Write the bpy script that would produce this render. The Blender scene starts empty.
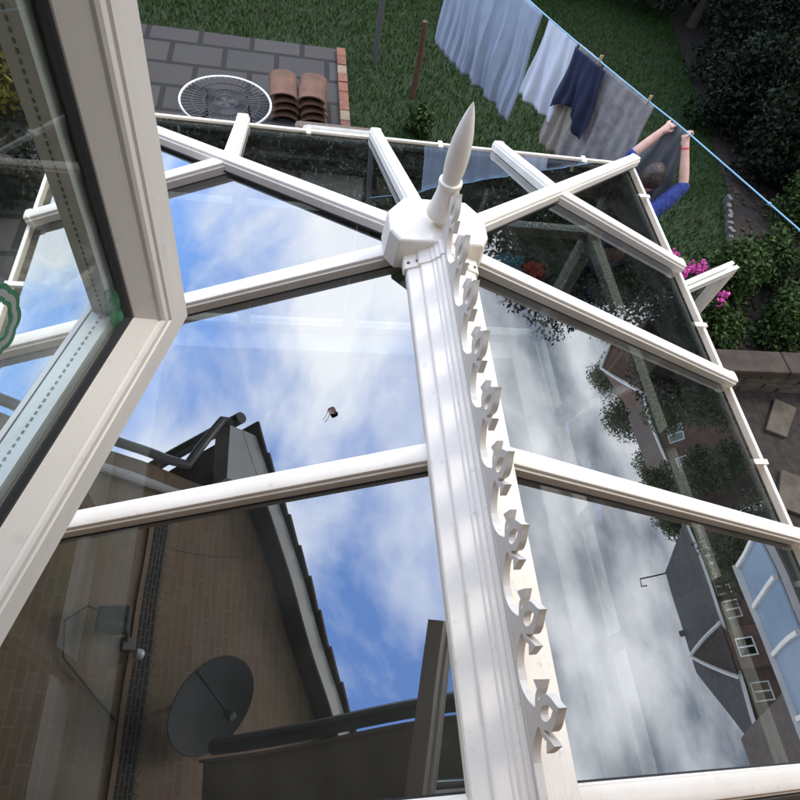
import bpy, bmesh, math, random
import numpy as np
from mathutils import Vector, Matrix
from mathutils.geometry import tessellate_polygon
random.seed(7); rng = np.random.default_rng(11)
sc = bpy.context.scene
COL = sc.collection
R = math.radians

# ------------------------------------------------------------------ materials
def mat(name, col, rough=.5, spec=.5, noise=None, bump=0, metal=0, scale=8.0, coat=0, detail=6):
    """principled; noise = second colour mixed in by an object-space noise"""
    m = bpy.data.materials.new(name); m.use_nodes = True
    nt = m.node_tree; b = nt.nodes['Principled BSDF']
    b.inputs['Base Color'].default_value = (*col, 1); b.inputs['Roughness'].default_value = rough
    b.inputs['Specular IOR Level'].default_value = spec; b.inputs['Metallic'].default_value = metal
    b.inputs['Coat Weight'].default_value = coat
    if noise is not None or bump:
        tc = nt.nodes.new('ShaderNodeTexCoord'); n = nt.nodes.new('ShaderNodeTexNoise')
        n.inputs['Scale'].default_value = scale; n.inputs['Detail'].default_value = detail
        nt.links.new(tc.outputs['Object'], n.inputs['Vector'])
        if noise is not None:
            r = nt.nodes.new('ShaderNodeValToRGB'); r.color_ramp.elements[0].position = .35; r.color_ramp.elements[1].position = .68
            r.color_ramp.elements[0].color = (*col, 1); r.color_ramp.elements[1].color = (*noise, 1)
            nt.links.new(n.outputs['Fac'], r.inputs['Fac']); nt.links.new(r.outputs['Color'], b.inputs['Base Color'])
        if bump:
            bp = nt.nodes.new('ShaderNodeBump'); bp.inputs['Strength'].default_value = bump; bp.inputs['Distance'].default_value = .02
            nt.links.new(n.outputs['Fac'], bp.inputs['Height']); nt.links.new(bp.outputs['Normal'], b.inputs['Normal'])
    return m

def brick_mat(name, c1, c2, mortar, w=.225, h=.075, bump=.4, rough=.85, flat=False):
    m = bpy.data.materials.new(name); m.use_nodes = True
    nt = m.node_tree; b = nt.nodes['Principled BSDF']; L = nt.links.new
    tc = nt.nodes.new('ShaderNodeTexCoord'); sx = nt.nodes.new('ShaderNodeSeparateXYZ'); L(tc.outputs['Object'], sx.inputs[0])
    ad = nt.nodes.new('ShaderNodeMath'); ad.operation = 'ADD'; L(sx.outputs[0], ad.inputs[0]); L(sx.outputs[1], ad.inputs[1])
    cx = nt.nodes.new('ShaderNodeCombineXYZ'); L(sx.outputs[0] if flat else ad.outputs[0], cx.inputs[0]); L(sx.outputs[1 if flat else 2], cx.inputs[1])
    br = nt.nodes.new('ShaderNodeTexBrick'); L(cx.outputs[0], br.inputs['Vector'])
    br.inputs['Color1'].default_value = (*c1, 1); br.inputs['Color2'].default_value = (*c2, 1); br.inputs['Mortar'].default_value = (*mortar, 1)
    br.inputs['Scale'].default_value = 1; br.inputs['Brick Width'].default_value = w; br.inputs['Row Height'].default_value = h
    br.inputs['Mortar Size'].default_value = h*.07; br.inputs['Bias'].default_value = -.1
    n = nt.nodes.new('ShaderNodeTexNoise'); n.inputs['Scale'].default_value = 3.5; n.inputs['Detail'].default_value = 8; L(tc.outputs['Object'], n.inputs['Vector'])
    mx = nt.nodes.new('ShaderNodeMix'); mx.data_type = 'RGBA'; mx.blend_type = 'MULTIPLY'; mx.inputs[0].default_value = .55
    L(br.outputs['Color'], mx.inputs[6]); L(n.outputs['Color'], mx.inputs[7])
    g = nt.nodes.new('ShaderNodeMix'); g.data_type = 'RGBA'; g.blend_type = 'MIX'; g.inputs[0].default_value = .55
    L(br.outputs['Color'], g.inputs[6]); L(mx.outputs[2], g.inputs[7])
    L(g.outputs[2], b.inputs['Base Color'])
    bp = nt.nodes.new('ShaderNodeBump'); bp.inputs['Strength'].default_value = bump; bp.inputs['Distance'].default_value = .008; bp.invert = True
    L(br.outputs['Fac'], bp.inputs['Height']); L(bp.outputs['Normal'], b.inputs['Normal'])
    b.inputs['Roughness'].default_value = rough
    return m

def glass_mat(name, base, graze, tint, dust=.03, dustscale=5.0):
    """sheet glass: a mirror share that grows towards grazing angles over a tinted see-through"""
    m = bpy.data.materials.new(name); m.use_nodes = True
    nt = m.node_tree; nt.nodes.clear(); L = nt.links.new
    out = nt.nodes.new('ShaderNodeOutputMaterial')
    tr = nt.nodes.new('ShaderNodeBsdfTransparent'); tr.inputs[0].default_value = (*tint, 1)
    gl = nt.nodes.new('ShaderNodeBsdfGlossy'); gl.inputs['Roughness'].default_value = 0.0; gl.inputs[0].default_value = (.95, .975, 1, 1)
    lw = nt.nodes.new('ShaderNodeLayerWeight'); lw.inputs['Blend'].default_value = .5
    pw = nt.nodes.new('ShaderNodeMath'); pw.operation = 'POWER'; pw.inputs[1].default_value = 5.5; L(lw.outputs['Facing'], pw.inputs[0])
    mp = nt.nodes.new('ShaderNodeMapRange'); mp.inputs['To Min'].default_value = base; mp.inputs['To Max'].default_value = graze
    L(pw.outputs[0], mp.inputs['Value'])
    tcb = nt.nodes.new('ShaderNodeTexCoord'); nb_ = nt.nodes.new('ShaderNodeTexNoise'); nb_.inputs['Scale'].default_value = 2.2; nb_.inputs['Detail'].default_value = 1; L(tcb.outputs['Object'], nb_.inputs['Vector'])
    bpn = nt.nodes.new('ShaderNodeBump'); bpn.inputs['Strength'].default_value = .36; bpn.inputs['Distance'].default_value = .004; L(nb_.outputs['Fac'], bpn.inputs['Height']); L(bpn.outputs['Normal'], gl.inputs['Normal'])
    mx = nt.nodes.new('ShaderNodeMixShader'); L(mp.outputs[0], mx.inputs[0]); L(tr.outputs[0], mx.inputs[1]); L(gl.outputs[0], mx.inputs[2])
    tc = nt.nodes.new('ShaderNodeTexCoord'); n = nt.nodes.new('ShaderNodeTexNoise'); n.inputs['Scale'].default_value = dustscale; n.inputs['Detail'].default_value = 10; n.inputs['Roughness'].default_value = .7
    L(tc.outputs['Object'], n.inputs['Vector'])
    r = nt.nodes.new('ShaderNodeMapRange'); r.inputs['From Min'].default_value = .45; r.inputs['From Max'].default_value = .8; r.inputs['To Max'].default_value = dust*2.5
    L(n.outputs['Fac'], r.inputs['Value'])
    v = nt.nodes.new('ShaderNodeTexVoronoi'); v.inputs['Scale'].default_value = 26; v.inputs['Randomness'].default_value = 1; L(tc.outputs['Object'], v.inputs['Vector'])
    vr = nt.nodes.new('ShaderNodeMapRange'); vr.inputs['From Min'].default_value = .05; vr.inputs['From Max'].default_value = .02; vr.inputs['To Max'].default_value = dust*6
    L(v.outputs['Distance'], vr.inputs['Value'])
    sm = nt.nodes.new('ShaderNodeMath'); sm.operation = 'ADD'; L(r.outputs[0], sm.inputs[0]); L(vr.outputs[0], sm.inputs[1])
    df = nt.nodes.new('ShaderNodeBsdfDiffuse'); df.inputs[0].default_value = (.42, .40, .37, 1)
    m2 = nt.nodes.new('ShaderNodeMixShader'); L(sm.outputs[0], m2.inputs[0]); L(mx.outputs[0], m2.inputs[1]); L(df.outputs[0], m2.inputs[2])
    L(m2.outputs[0], out.inputs[0])
    return m

def leaf_mat(name, cols, rough=.55):
    m = bpy.data.materials.new(name); m.use_nodes = True
    nt = m.node_tree; b = nt.nodes['Principled BSDF']; L = nt.links.new
    g = nt.nodes.new('ShaderNodeNewGeometry')
    r = nt.nodes.new('ShaderNodeValToRGB'); L(g.outputs['Random Per Island'], r.inputs[0])
    e = r.color_ramp.elements
    while len(e) < len(cols): e.new(.5)
    for i, c in enumerate(cols):
        e[i].position = i/(len(cols)-1); e[i].color = (*c, 1)
    L(r.outputs[0], b.inputs['Base Color']); b.inputs['Roughness'].default_value = rough
    b.inputs['Specular IOR Level'].default_value = .12
    return m

M = {}
def grimy(name, col, dirt, rough, amount):
    m = mat(name, col, rough, .35); nt = m.node_tree; b = nt.nodes['Principled BSDF']; L = nt.links.new
    tc = nt.nodes.new('ShaderNodeTexCoord'); prev = None
    for sc_, lo, hi, am, c in ((3.0, .42, .75, amount, dirt), (38, .60, .80, amount*1.3, tuple(x*.6 for x in dirt)), (160, .66, .78, amount*1.4, (.16, .15, .12))):
        n = nt.nodes.new('ShaderNodeTexNoise'); n.inputs['Scale'].default_value = sc_; n.inputs['Detail'].default_value = 9; n.inputs['Roughness'].default_value = .62; L(tc.outputs['Object'], n.inputs['Vector'])
        r = nt.nodes.new('ShaderNodeMapRange'); r.inputs['From Min'].default_value = lo; r.inputs['From Max'].default_value = hi; r.inputs['To Max'].default_value = am; L(n.outputs['Fac'], r.inputs['Value'])
        x = nt.nodes.new('ShaderNodeMix'); x.data_type = 'RGBA'; L(r.outputs[0], x.inputs[0]); x.inputs[7].default_value = (*c, 1)
        if prev is None: x.inputs[6].default_value = (*col, 1)
        else: L(prev, x.inputs[6])
        prev = x.outputs[2]
    L(prev, b.inputs['Base Color']); return m
M['upvc'] = grimy('upvc', (.85, .78, .68), (.56, .50, .38), .58, .42)
M['upvc_sash'] = grimy('upvc_sash', (.80, .75, .695), (.58, .53, .45), .5, .30)
M['crest'] = grimy('crest_plastic', (.62, .575, .52), (.42, .39, .32), .6, .55)
M['rubber'] = mat('rubber', (.012, .012, .013), .5)
M['dots'] = mat('dots', (.22, .23, .21), .6)
M['spacer'] = mat('spacer', (.55, .57, .52), .45, metal=.3)
M['roof_glass'] = glass_mat('roof_glass', .25, .88, (.20, .215, .21), .013)
M['glass_under'] = glass_mat('glass_under', .004, .006, (.85, .88, .88), .0)
M['window_glass'] = glass_mat('window_glass', .03, .55, (.96, .975, .97), .006)
M['far_glass'] = mat('far_glass', (.02, .025, .03), .05, .8)
M['brick_own'] = brick_mat('brick_own', (.27, .18, .115), (.33, .225, .15), (.36, .32, .27))
M['brick_brown'] = brick_mat('brick_brown', (.255, .172, .105), (.315, .215, .137), (.33, .255, .175))
M['brick_dark'] = brick_mat('brick_dark', (.030, .024, .022), (.045, .036, .032), (.26, .24, .21), .120, .0375, .6)
M['brick_tan'] = mat('brick_tan', (.28, .205, .135), .85, noise=(.22, .16, .105), scale=20, bump=.3)
M['brick_red'] = brick_mat('brick_red', (.13, .055, .035), (.18, .08, .05), (.16, .13, .105))
M['tile_brown'] = mat('tile_brown', (.075, .055, .045), .85, noise=(.12, .085, .065), scale=7, bump=.4)
M['tile_grey'] = brick_mat('tile_grey', (.060, .062, .058), (.085, .083, .075), (.022, .022, .02), .33, .17, .6)
M['fascia'] = mat('fascia', (.62, .62, .60), .45, noise=(.5, .5, .48), scale=3)
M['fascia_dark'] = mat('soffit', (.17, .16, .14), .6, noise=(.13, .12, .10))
M['gutter_grey'] = mat('gutter_grey', (.10, .10, .10), .45)
M['gutter_black'] = mat('gutter_black', (.02, .02, .02), .4)
M['blue_roof'] = mat('blue_polycarb', (.19, .29, .39), .12, .6, noise=(.24, .34, .43), scale=2)
M['wood_dark'] = mat('wood_dark', (.05, .035, .025), .8, noise=(.09, .065, .045), scale=9, bump=.3)
M['wood_sleeper'] = mat('wood_sleeper', (.060, .041, .026), .9, noise=(.030, .021, .014), scale=7, bump=.5)
M['stone'] = mat('stone', (.105, .082, .056), .9, noise=(.055, .042, .028), scale=9, bump=.5)
M['stone_pale'] = mat('stone_pale', (.17, .16, .14), .9, noise=(.08, .075, .065), scale=12, bump=.5)
M['soil'] = mat('soil', (.018, .013, .009), .95, noise=(.040, .028, .019), scale=14, bump=1)
M['paving'] = brick_mat('paving', (.055, .05, .045), (.07, .062, .055), (.018, .016, .014), .6, .45, .3, flat=True)
M['floor'] = mat('floor', (.17, .15, .13), .5, noise=(.13, .115, .1), scale=3)
M['skin'] = mat('skin', (.55, .33, .25), .5, noise=(.50, .28, .21), scale=18)
M['hair'] = mat('hair', (.040, .022, .013), .55, noise=(.018, .010, .007), scale=45, bump=.3)
M['knit'] = mat('knit_blue', (.018, .032, .150), .9, noise=(.028, .046, .20), scale=30, bump=.9)
M['denim'] = mat('denim', (.03, .04, .07), .85, noise=(.045, .06, .1), scale=20)
M['red_band'] = mat('red_band', (.6, .04, .04), .5)
M['rope'] = mat('rope_blue', (.22, .42, .60), .6)
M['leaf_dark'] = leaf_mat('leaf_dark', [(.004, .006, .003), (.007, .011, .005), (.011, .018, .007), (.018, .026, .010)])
M['leaf_mid'] = leaf_mat('leaf_mid', [(.012, .022, .006), (.024, .043, .011), (.040, .066, .016), (.075, .105, .025)])
M['leaf_yellow'] = leaf_mat('leaf_yellow', [(.05, .06, .012), (.14, .13, .02), (.25, .20, .03), (.32, .24, .04)])
M['leaf_far'] = leaf_mat('leaf_far', [(.025, .04, .015), (.045, .065, .022), (.06, .085, .028), (.08, .1, .035)])
M['petal'] = leaf_mat('petal', [(.35, .03, .16), (.5, .06, .26), (.6, .12, .36), (.45, .04, .22)])
M['bark'] = mat('bark', (.07, .05, .035), .9, noise=(.11, .08, .055), scale=10, bump=.8)
M['grass'] = leaf_mat('grass', [(.012, .036, .005), (.021, .058, .008), (.030, .078, .010), (.052, .090, .014)])
_g = M['grass'].node_tree; _b = _g.nodes['Principled BSDF']; _src = _b.inputs['Base Color'].links[0].from_socket
_tc = _g.nodes.new('ShaderNodeTexCoord'); _nz = _g.nodes.new('ShaderNodeTexNoise'); _nz.inputs['Scale'].default_value = 1.7; _nz.inputs['Detail'].default_value = 6; _g.links.new(_tc.outputs['Object'], _nz.inputs['Vector'])
_mr = _g.nodes.new('ShaderNodeMapRange'); _mr.inputs['From Min'].default_value = .48; _mr.inputs['From Max'].default_value = .72; _mr.inputs['To Max'].default_value = .7; _g.links.new(_nz.outputs['Fac'], _mr.inputs['Value'])
_mx = _g.nodes.new('ShaderNodeMix'); _mx.data_type = 'RGBA'; _mx.inputs[7].default_value = (.060, .062, .018, 1); _g.links.new(_mr.outputs[0], _mx.inputs[0]); _g.links.new(_src, _mx.inputs[6]); _g.links.new(_mx.outputs[2], _b.inputs['Base Color'])
M['litter'] = leaf_mat('litter', [(.03, .015, .008), (.06, .03, .014), (.085, .05, .022), (.04, .025, .015)])

# ------------------------------------------------------------------ mesh builder
ORG = {}
class MB:
    def __init__(s): s.v = []; s.f = []
    def add(s, vs, fs):
        o = len(s.v); s.v += [tuple(v) for v in vs]; s.f += [tuple(i+o for i in f) for f in fs]; return s
    def box(s, c, d, ax=None):
        """box by centre and full dims; ax = (ex, ey, ez) axes"""
        c = Vector(c); ax = ax or (Vector((1,0,0)), Vector((0,1,0)), Vector((0,0,1)))
        vs = [c + ax[0]*(i*d[0]/2) + ax[1]*(j*d[1]/2) + ax[2]*(k*d[2]/2) for k in (-1,1) for j in (-1,1) for i in (-1,1)]
        return s.add(vs, [(0,2,3,1),(4,5,7,6),(0,1,5,4),(2,6,7,3),(1,3,7,5),(0,4,6,2)])
    def bb(s, x0, x1, y0, y1, z0, z1): return s.box(((x0+x1)/2,(y0+y1)/2,(z0+z1)/2), (x1-x0,y1-y0,z1-z0))
    def extrude(s, prof, p0, p1, up, closed=True, caps=True, taper=1.0):
        """prof = [(across, up)] swept straight from p0 to p1"""
        p0 = Vector(p0); p1 = Vector(p1); d = (p1-p0).normalized(); r = d.cross(Vector(up)).normalized(); u = r.cross(d)
        n = len(prof)
        vs = [p0 + r*a + u*b for a, b in prof] + [p1 + r*a*taper + u*b*taper for a, b in prof]
        fs = [(i, (i+1) % n, n+(i+1) % n, n+i) for i in range(n if closed else n-1)]
        if caps: fs += [tuple(range(n-1, -1, -1)), tuple(range(n, 2*n))]
        return s.add(vs, fs)
    def prism(s, poly, h0, h1=None, thick=None, dirn=(0,0,1)):
        """poly of 3-D points, thickened along dirn by thick"""
        n = len(poly); d = Vector(dirn)*thick
        vs = [Vector(p) for p in poly] + [Vector(p)+d for p in poly]
        return s.add(vs, [tuple(range(n-1,-1,-1)), tuple(range(n, 2*n))] + [(i,(i+1)%n,n+(i+1)%n,n+i) for i in range(n)])
    def lathe(s, prof, c=(0,0,0), n=32, axis=None, caps=True):
        """prof [(r, z)]"""
        c = Vector(c); vs = []
        X, Y, Z = axis or (Vector((1,0,0)), Vector((0,1,0)), Vector((0,0,1)))
        for r, z in prof:
            for k in range(n):
                a = 2*math.pi*k/n; vs.append(c + X*(r*math.cos(a)) + Y*(r*math.sin(a)) + Z*z)
        fs = [(i*n+k, i*n+(k+1)%n, (i+1)*n+(k+1)%n, (i+1)*n+k) for i in range(len(prof)-1) for k in range(n)]
        if caps: fs += [tuple(range(n-1,-1,-1)), tuple((len(prof)-1)*n+k for k in range(n))]
        return s.add(vs, fs)
    def tube(s, pts, r, n=8):
        pts = [Vector(p) for p in pts]; m = len(pts)
        rs = r if isinstance(r, (list, tuple)) else [r]*m
        vs = []; prev = None
        for i, p in enumerate(pts):
            d = (pts[min(i+1, m-1)] - pts[max(i-1, 0)]).normalized()
            if prev is None: a = d.orthogonal().normalized()
            else: a = (prev - d*prev.dot(d)).normalized()
            prev = a; b = d.cross(a)
            vs += [p + (a*math.cos(2*math.pi*k/n) + b*math.sin(2*math.pi*k/n))*rs[i] for k in range(n)]
        fs = [(i*n+k, i*n+(k+1)%n, (i+1)*n+(k+1)%n, (i+1)*n+k) for i in range(m-1) for k in range(n)]
        fs += [tuple(range(n-1,-1,-1)), tuple((m-1)*n+k for k in range(n))]
        return s.add(vs, fs)
    def ring(s, O, U, V, N, w, h, prof):
        """closed mitred rectangular frame: prof = [(inset, depth)] closed loop"""
        O, U, V, N = Vector(O), Vector(U), Vector(V), Vector(N); n = len(prof); vs = []
        for (cu, cv, su, sv) in ((0,0,1,1),(w,0,-1,1),(w,h,-1,-1),(0,h,1,-1)):
            vs += [O + U*(cu+su*a) + V*(cv+sv*a) + N*d for a, d in prof]
        fs = [(c*n+i, c*n+(i+1)%n, ((c+1)%4)*n+(i+1)%n, ((c+1)%4)*n+i) for c in range(4) for i in range(n)]
        return s.add(vs, fs)
    def build(s, name, m, parent=None, smooth=False, bevel=0, loc=None, **props):
        org = Vector(loc) if loc is not None else (ORG[parent.name] if parent else Vector((0,0,0)))
        me = bpy.data.meshes.new(name); me.from_pydata([Vector(v)-org for v in s.v], [], s.f); me.update()
        bm = bmesh.new(); bm.from_mesh(me); bmesh.ops.recalc_face_normals(bm, faces=bm.faces); bm.to_mesh(me); bm.free()
        o = bpy.data.objects.new(name, me); COL.objects.link(o)
        for x in (m if isinstance(m, (list, tuple)) else [m]): me.materials.append(x)
        if smooth:
            me.polygons.foreach_set('use_smooth', [True]*len(me.polygons))
            try: me.set_sharp_from_angle(angle=R(24))
            except Exception: pass
        if bevel:
            b = o.modifiers.new('bevel', 'BEVEL'); b.width = bevel; b.segments = 2; b.limit_method = 'ANGLE'; b.angle_limit = R(40)
        if parent: o.parent = parent
        else: o.location = org
        ORG[o.name] = org
        for k, v in props.items(): o[k] = v
        return o

def empty(name, loc, label, cat, group=None):
    o = bpy.data.objects.new(name, None); COL.objects.link(o); o.location = loc; o.empty_display_size = .1
    ORG[o.name] = Vector(loc); o['label'] = label; o['category'] = cat
    if group: o['group'] = group
    return o
def tag(o, label, cat, group=None):
    o['label'] = label; o['category'] = cat
    if group: o['group'] = group
    return o
def struct(o): o['kind'] = 'structure'; return o

def wall_holes(mb, O, U, V, N, w, h, t, holes):
    """a wall slab w by h, thick t along -N, with rectangular openings (u0,u1,v0,v1)"""
    O, U, V, N = Vector(O), Vector(U), Vector(V), Vector(N)
    us = sorted({0, w, *[x for q in holes for x in q[:2]]}); vs = sorted({0, h, *[x for q in holes for x in q[2:]]})
    inh = lambda a, b: any(q[0]-1e-6 < a < q[1]+1e-6 and q[2]-1e-6 < b < q[3]+1e-6 for q in holes)
    for i in range(len(us)-1):
        for j in range(len(vs)-1):
            if inh((us[i]+us[i+1])/2, (vs[j]+vs[j+1])/2): continue
            for d in (0, -t):
                mb.add([O+U*a+V*b+N*d for a, b in ((us[i],vs[j]),(us[i+1],vs[j]),(us[i+1],vs[j+1]),(us[i],vs[j+1]))], [(0,1,2,3)])
    for q in [(0, w, 0, h)] + list(holes):
        c = [O+U*a+V*b for a, b in ((q[0],q[2]),(q[1],q[2]),(q[1],q[3]),(q[0],q[3]))]
        for i in range(4):
            a, b = c[i], c[(i+1)%4]; mb.add([a, b, b-N*t, a-N*t], [(0,1,2,3)])

def quads(name, C, U, V, m, parent=None, loc=None):
    """many leaf-sized quads at once; numpy arrays (n,3)"""
    org = np.array(loc if loc is not None else (ORG[parent.name] if parent else (0,0,0)), float)
    n = len(C); P = np.stack([C-U*.5, C+V*.55, C+U*.5, C-V*.55], 1).reshape(-1, 3) - org
    me = bpy.data.meshes.new(name); me.vertices.add(4*n); me.vertices.foreach_set('co', P.ravel())
    me.loops.add(4*n); me.loops.foreach_set('vertex_index', np.arange(4*n, dtype=np.int32))
    me.polygons.add(n); me.polygons.foreach_set('loop_start', np.arange(0, 4*n, 4, dtype=np.int32)); me.polygons.foreach_set('loop_total', np.full(n, 4, dtype=np.int32))
    me.update(); me.validate(); me.materials.append(m)
    o = bpy.data.objects.new(name, me); COL.objects.link(o)
    if parent: o.parent = parent
    else: o.location = org
    ORG[o.name] = Vector(org); return o

def leaves(clumps, n, size, flat=.35):
    """leaf arrays spread through a list of clumps (x,y,z,r[,squash])"""
    cl = np.array([(*c, 1)[:5] if len(c) == 4 else c for c in clumps], float)
    w = cl[:,3]**2; idx = rng.choice(len(cl), n, p=w/w.sum())
    d = rng.normal(size=(n,3)); d /= np.linalg.norm(d, axis=1)[:,None]
    rr = cl[idx,3]*(rng.random(n)**.45)*(1+.25*(rng.random(n)-.3)); C = cl[idx,:3] + d*rr[:,None]*np.stack([np.ones(n), np.ones(n), cl[idx,4]], 1)
    a = rng.normal(size=(n,3)); a /= np.linalg.norm(a, axis=1)[:,None]
    nrm = a + d*.5 + np.array([0,0,flat]); nrm /= np.linalg.norm(nrm, axis=1)[:,None]
    U = np.cross(nrm, rng.normal(size=(n,3))); U /= np.linalg.norm(U, axis=1)[:,None]; V = np.cross(nrm, U)
    s = size*(.55+.9*rng.random(n))
    return C, U*(s*.55)[:,None], V*s[:,None]

# ------------------------------------------------------------------ camera, world, light
CAM = Vector((-.464047, -1.471249, 4.27165))
cam = bpy.data.cameras.new('camera'); co = bpy.data.objects.new('camera', cam); COL.objects.link(co)
co.location = CAM; co.rotation_euler = (.587344, -.171727, -.082714); cam.lens = 631.866/800*36; cam.sensor_width = 36
cam.clip_start = .02; cam.clip_end = 2000; sc.camera = co

SUN_EL, SUN_AZ = 56, 66          # azimuth clockwise from +y: a veiled sun high on the right
w = bpy.data.worlds.new('World'); sc.world = w; w.use_nodes = True
nt = w.node_tree; L = nt.links.new; bg = nt.nodes['Background']; bg.inputs['Strength'].default_value = .15
sky = nt.nodes.new('ShaderNodeTexSky'); sky.sky_type = 'NISHITA'; sky.sun_disc = False
sky.sun_elevation = R(SUN_EL); sky.sun_rotation = R(SUN_AZ); sky.altitude = 50; sky.air_density = 1.0; sky.dust_density = .4; sky.ozone_density = 4.0
tc = nt.nodes.new('ShaderNodeTexCoord'); sp = nt.nodes.new('ShaderNodeSeparateXYZ'); L(tc.outputs['Generated'], sp.inputs[0])
def mth(op, a, b=None, clamp=False):
    n = nt.nodes.new('ShaderNodeMath'); n.operation = op; n.use_clamp = clamp
    for i, x in enumerate((a, b)):
        if x is None: continue
        if isinstance(x, (int, float)): n.inputs[i].default_value = x
        else: L(x, n.inputs[i])
    return n.outputs[0]
zz = mth('ADD', mth('MAXIMUM', sp.outputs[2], 0.0), .32)
cx = nt.nodes.new('ShaderNodeCombineXYZ'); L(mth('DIVIDE', sp.outputs[0], zz), cx.inputs[0]); L(mth('DIVIDE', sp.outputs[1], zz), cx.inputs[1])
cx.inputs[2].default_value = 3.7
n1 = nt.nodes.new('ShaderNodeTexNoise'); n1.inputs['Scale'].default_value = 2.3; n1.inputs['Detail'].default_value = 10; n1.inputs['Roughness'].default_value = .56; n1.inputs['Distortion'].default_value = .35
L(cx.outputs[0], n1.inputs['Vector'])
n2 = nt.nodes.new('ShaderNodeTexNoise'); n2.inputs['Scale'].default_value = 2.9; n2.inputs['Detail'].default_value = 7; n2.inputs['Roughness'].default_value = .5
mp = nt.nodes.new('ShaderNodeMapping'); mp.inputs['Location'].default_value = (5.2, 1.3, 8); L(cx.outputs[0], mp.inputs[0]); L(mp.outputs[0], n2.inputs['Vector'])
# east side of the sky carries a heavier, closed deck of cloud
east = mth('MULTIPLY', mth('ADD', sp.outputs[0], .15), .9, True)
cov = nt.nodes.new('ShaderNodeMapRange'); cov.inputs['From Min'].default_value = .395; cov.inputs['From Max'].default_value = .615
L(mth('ADD', n1.outputs['Fac'], mth('MULTIPLY', east, .30)), cov.inputs['Value'])
shade = nt.nodes.new('ShaderNodeMapRange'); shade.inputs['From Min'].default_value = .30; shade.inputs['From Max'].default_value = .66
L(n2.outputs['Fac'], shade.inputs['Value'])
cw = nt.nodes.new('ShaderNodeMix'); cw.data_type = 'RGBA'; cw.inputs[6].default_value = (8.6, 9.1, 10.0, 1); cw.inputs[7].default_value = (10.9, 11.1, 11.4, 1); L(shade.outputs[0], cw.inputs[0])
sh2 = nt.nodes.new('ShaderNodeMapRange'); sh2.inputs['From Min'].default_value = .37; sh2.inputs['From Max'].default_value = .66; L(n2.outputs['Fac'], sh2.inputs['Value'])
ce = nt.nodes.new('ShaderNodeMix'); ce.data_type = 'RGBA'; ce.inputs[6].default_value = (1.45, 1.75, 2.25, 1); ce.inputs[7].default_value = (7.6, 7.8, 8.1, 1); L(sh2.outputs[0], ce.inputs[0])
cc = nt.nodes.new('ShaderNodeMix'); cc.data_type = 'RGBA'; L(mth('MULTIPLY', east, 1.6, True), cc.inputs[0]); L(cw.outputs[2], cc.inputs[6]); L(ce.outputs[2], cc.inputs[7])
cs = nt.nodes.new('ShaderNodeMix'); cs.data_type = 'RGBA'; L(cov.outputs[0], cs.inputs[0]); 
sb = nt.nodes.new('ShaderNodeMix'); sb.data_type = 'RGBA'; sb.blend_type = 'MULTIPLY'; sb.inputs[0].default_value = 1; sb.inputs[7].default_value = (1.9, 2.1, 2.45, 1)
L(sky.outputs[0], sb.inputs[6]); L(sb.outputs[2], cs.inputs[6]); L(cc.outputs[2], cs.inputs[7])
L(cs.outputs[2], bg.inputs['Color'])
sl = bpy.data.lights.new('sun', 'SUN'); sl.energy = .75; sl.angle = R(16); sl.color = (1, .95, .88)
so = bpy.data.objects.new('sun', sl); COL.objects.link(so)
sd = Vector((math.sin(R(SUN_AZ))*math.cos(R(SUN_EL)), math.cos(R(SUN_AZ))*math.cos(R(SUN_EL)), math.sin(R(SUN_EL))))
so.rotation_euler = sd.to_track_quat('Z', 'Y').to_euler(); so.location = (0, -8, 14)
vs_ = sc.view_settings; vs_.view_transform = 'Standard'; vs_.look = 'None'; vs_.gamma = 1; vs_.use_curve_mapping = False; vs_.exposure = 1.2
sc.render.engine = 'CYCLES'; cy = sc.cycles
cy.use_denoising = True; cy.max_bounces = 8; cy.transparent_max_bounces = 24; cy.glossy_bounces = 5; cy.caustics_reflective = False; cy.sample_clamp_indirect = 6

# ------------------------------------------------------------------ ground
MB().bb(-200, 200, -200, 200, -.5, 0).build('ground', mat('turf', (.014, .028, .007), .95, noise=(.024, .038, .011), scale=6, bump=.6), kind='structure')
MB().bb(-3.7, 2.05, 1.5, 2.7, -.02, .022).build('patio', M['paving'], kind='structure')
MB().bb(-3.7, .18, 2.7, 6.6, -.02, .022).build('patio', M['paving'], kind='structure')
MB().bb(1.62, 6.0, -1.5, 1.56, -.02, .012).build('soil_path', M['soil'], kind='structure')
MB().add([(4.86,4.5,.008),(4.46,3.3,.008),(4.0,2.2,.008),(3.3,1.75,.008),(9,1.75,.008),(9,9,.008),(5.6,9,.008)], [(0,1,2,3,4,5,6)]).build('flower_bed', M['soil'], kind='structure')

# lawn blades
def blades(n, x0, x1, y0, y1, keep):
    X = rng.uniform(x0, x1, n); Y = rng.uniform(y0, y1, n); k = keep(X, Y); X, Y = X[k], Y[k]; n = len(X)
    C = np.stack([X, Y, np.full(n, .02)], 1); t = rng.normal(size=(n,3))*.35; t[:,2] = 1; t /= np.linalg.norm(t, axis=1)[:,None]
    h = rng.uniform(.035, .085, n); ang = rng.uniform(0, 6.28, n)
    return C, np.stack([np.cos(ang), np.sin(ang), np.zeros(n)], 1)*rng.uniform(.006, .014, n)[:,None], t*h[:,None]
g = quads('grass', *blades(150000, -3.7, 6.4, 1.6, 9.3, lambda x, y: ((x > .25) | (y > 6.6)) & ~((x < 2.05) & (y < 2.7)) & (x < np.interp(y, [1.75,2.2,3.3,4.5,9], [3.3,4.0,4.46,4.86,5.6]))), M['grass']); g['kind'] = 'stuff'
ll = 900; X = rng.uniform(3.6, 6.5, ll); Y = rng.uniform(1.9, 6.2, ll); k = X > 4.0+.35*(Y-2.2); X, Y = X[k], Y[k]; ll = len(X); a = rng.uniform(0, 6.28, ll)
s = rng.uniform(.03, .07, ll)
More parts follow.
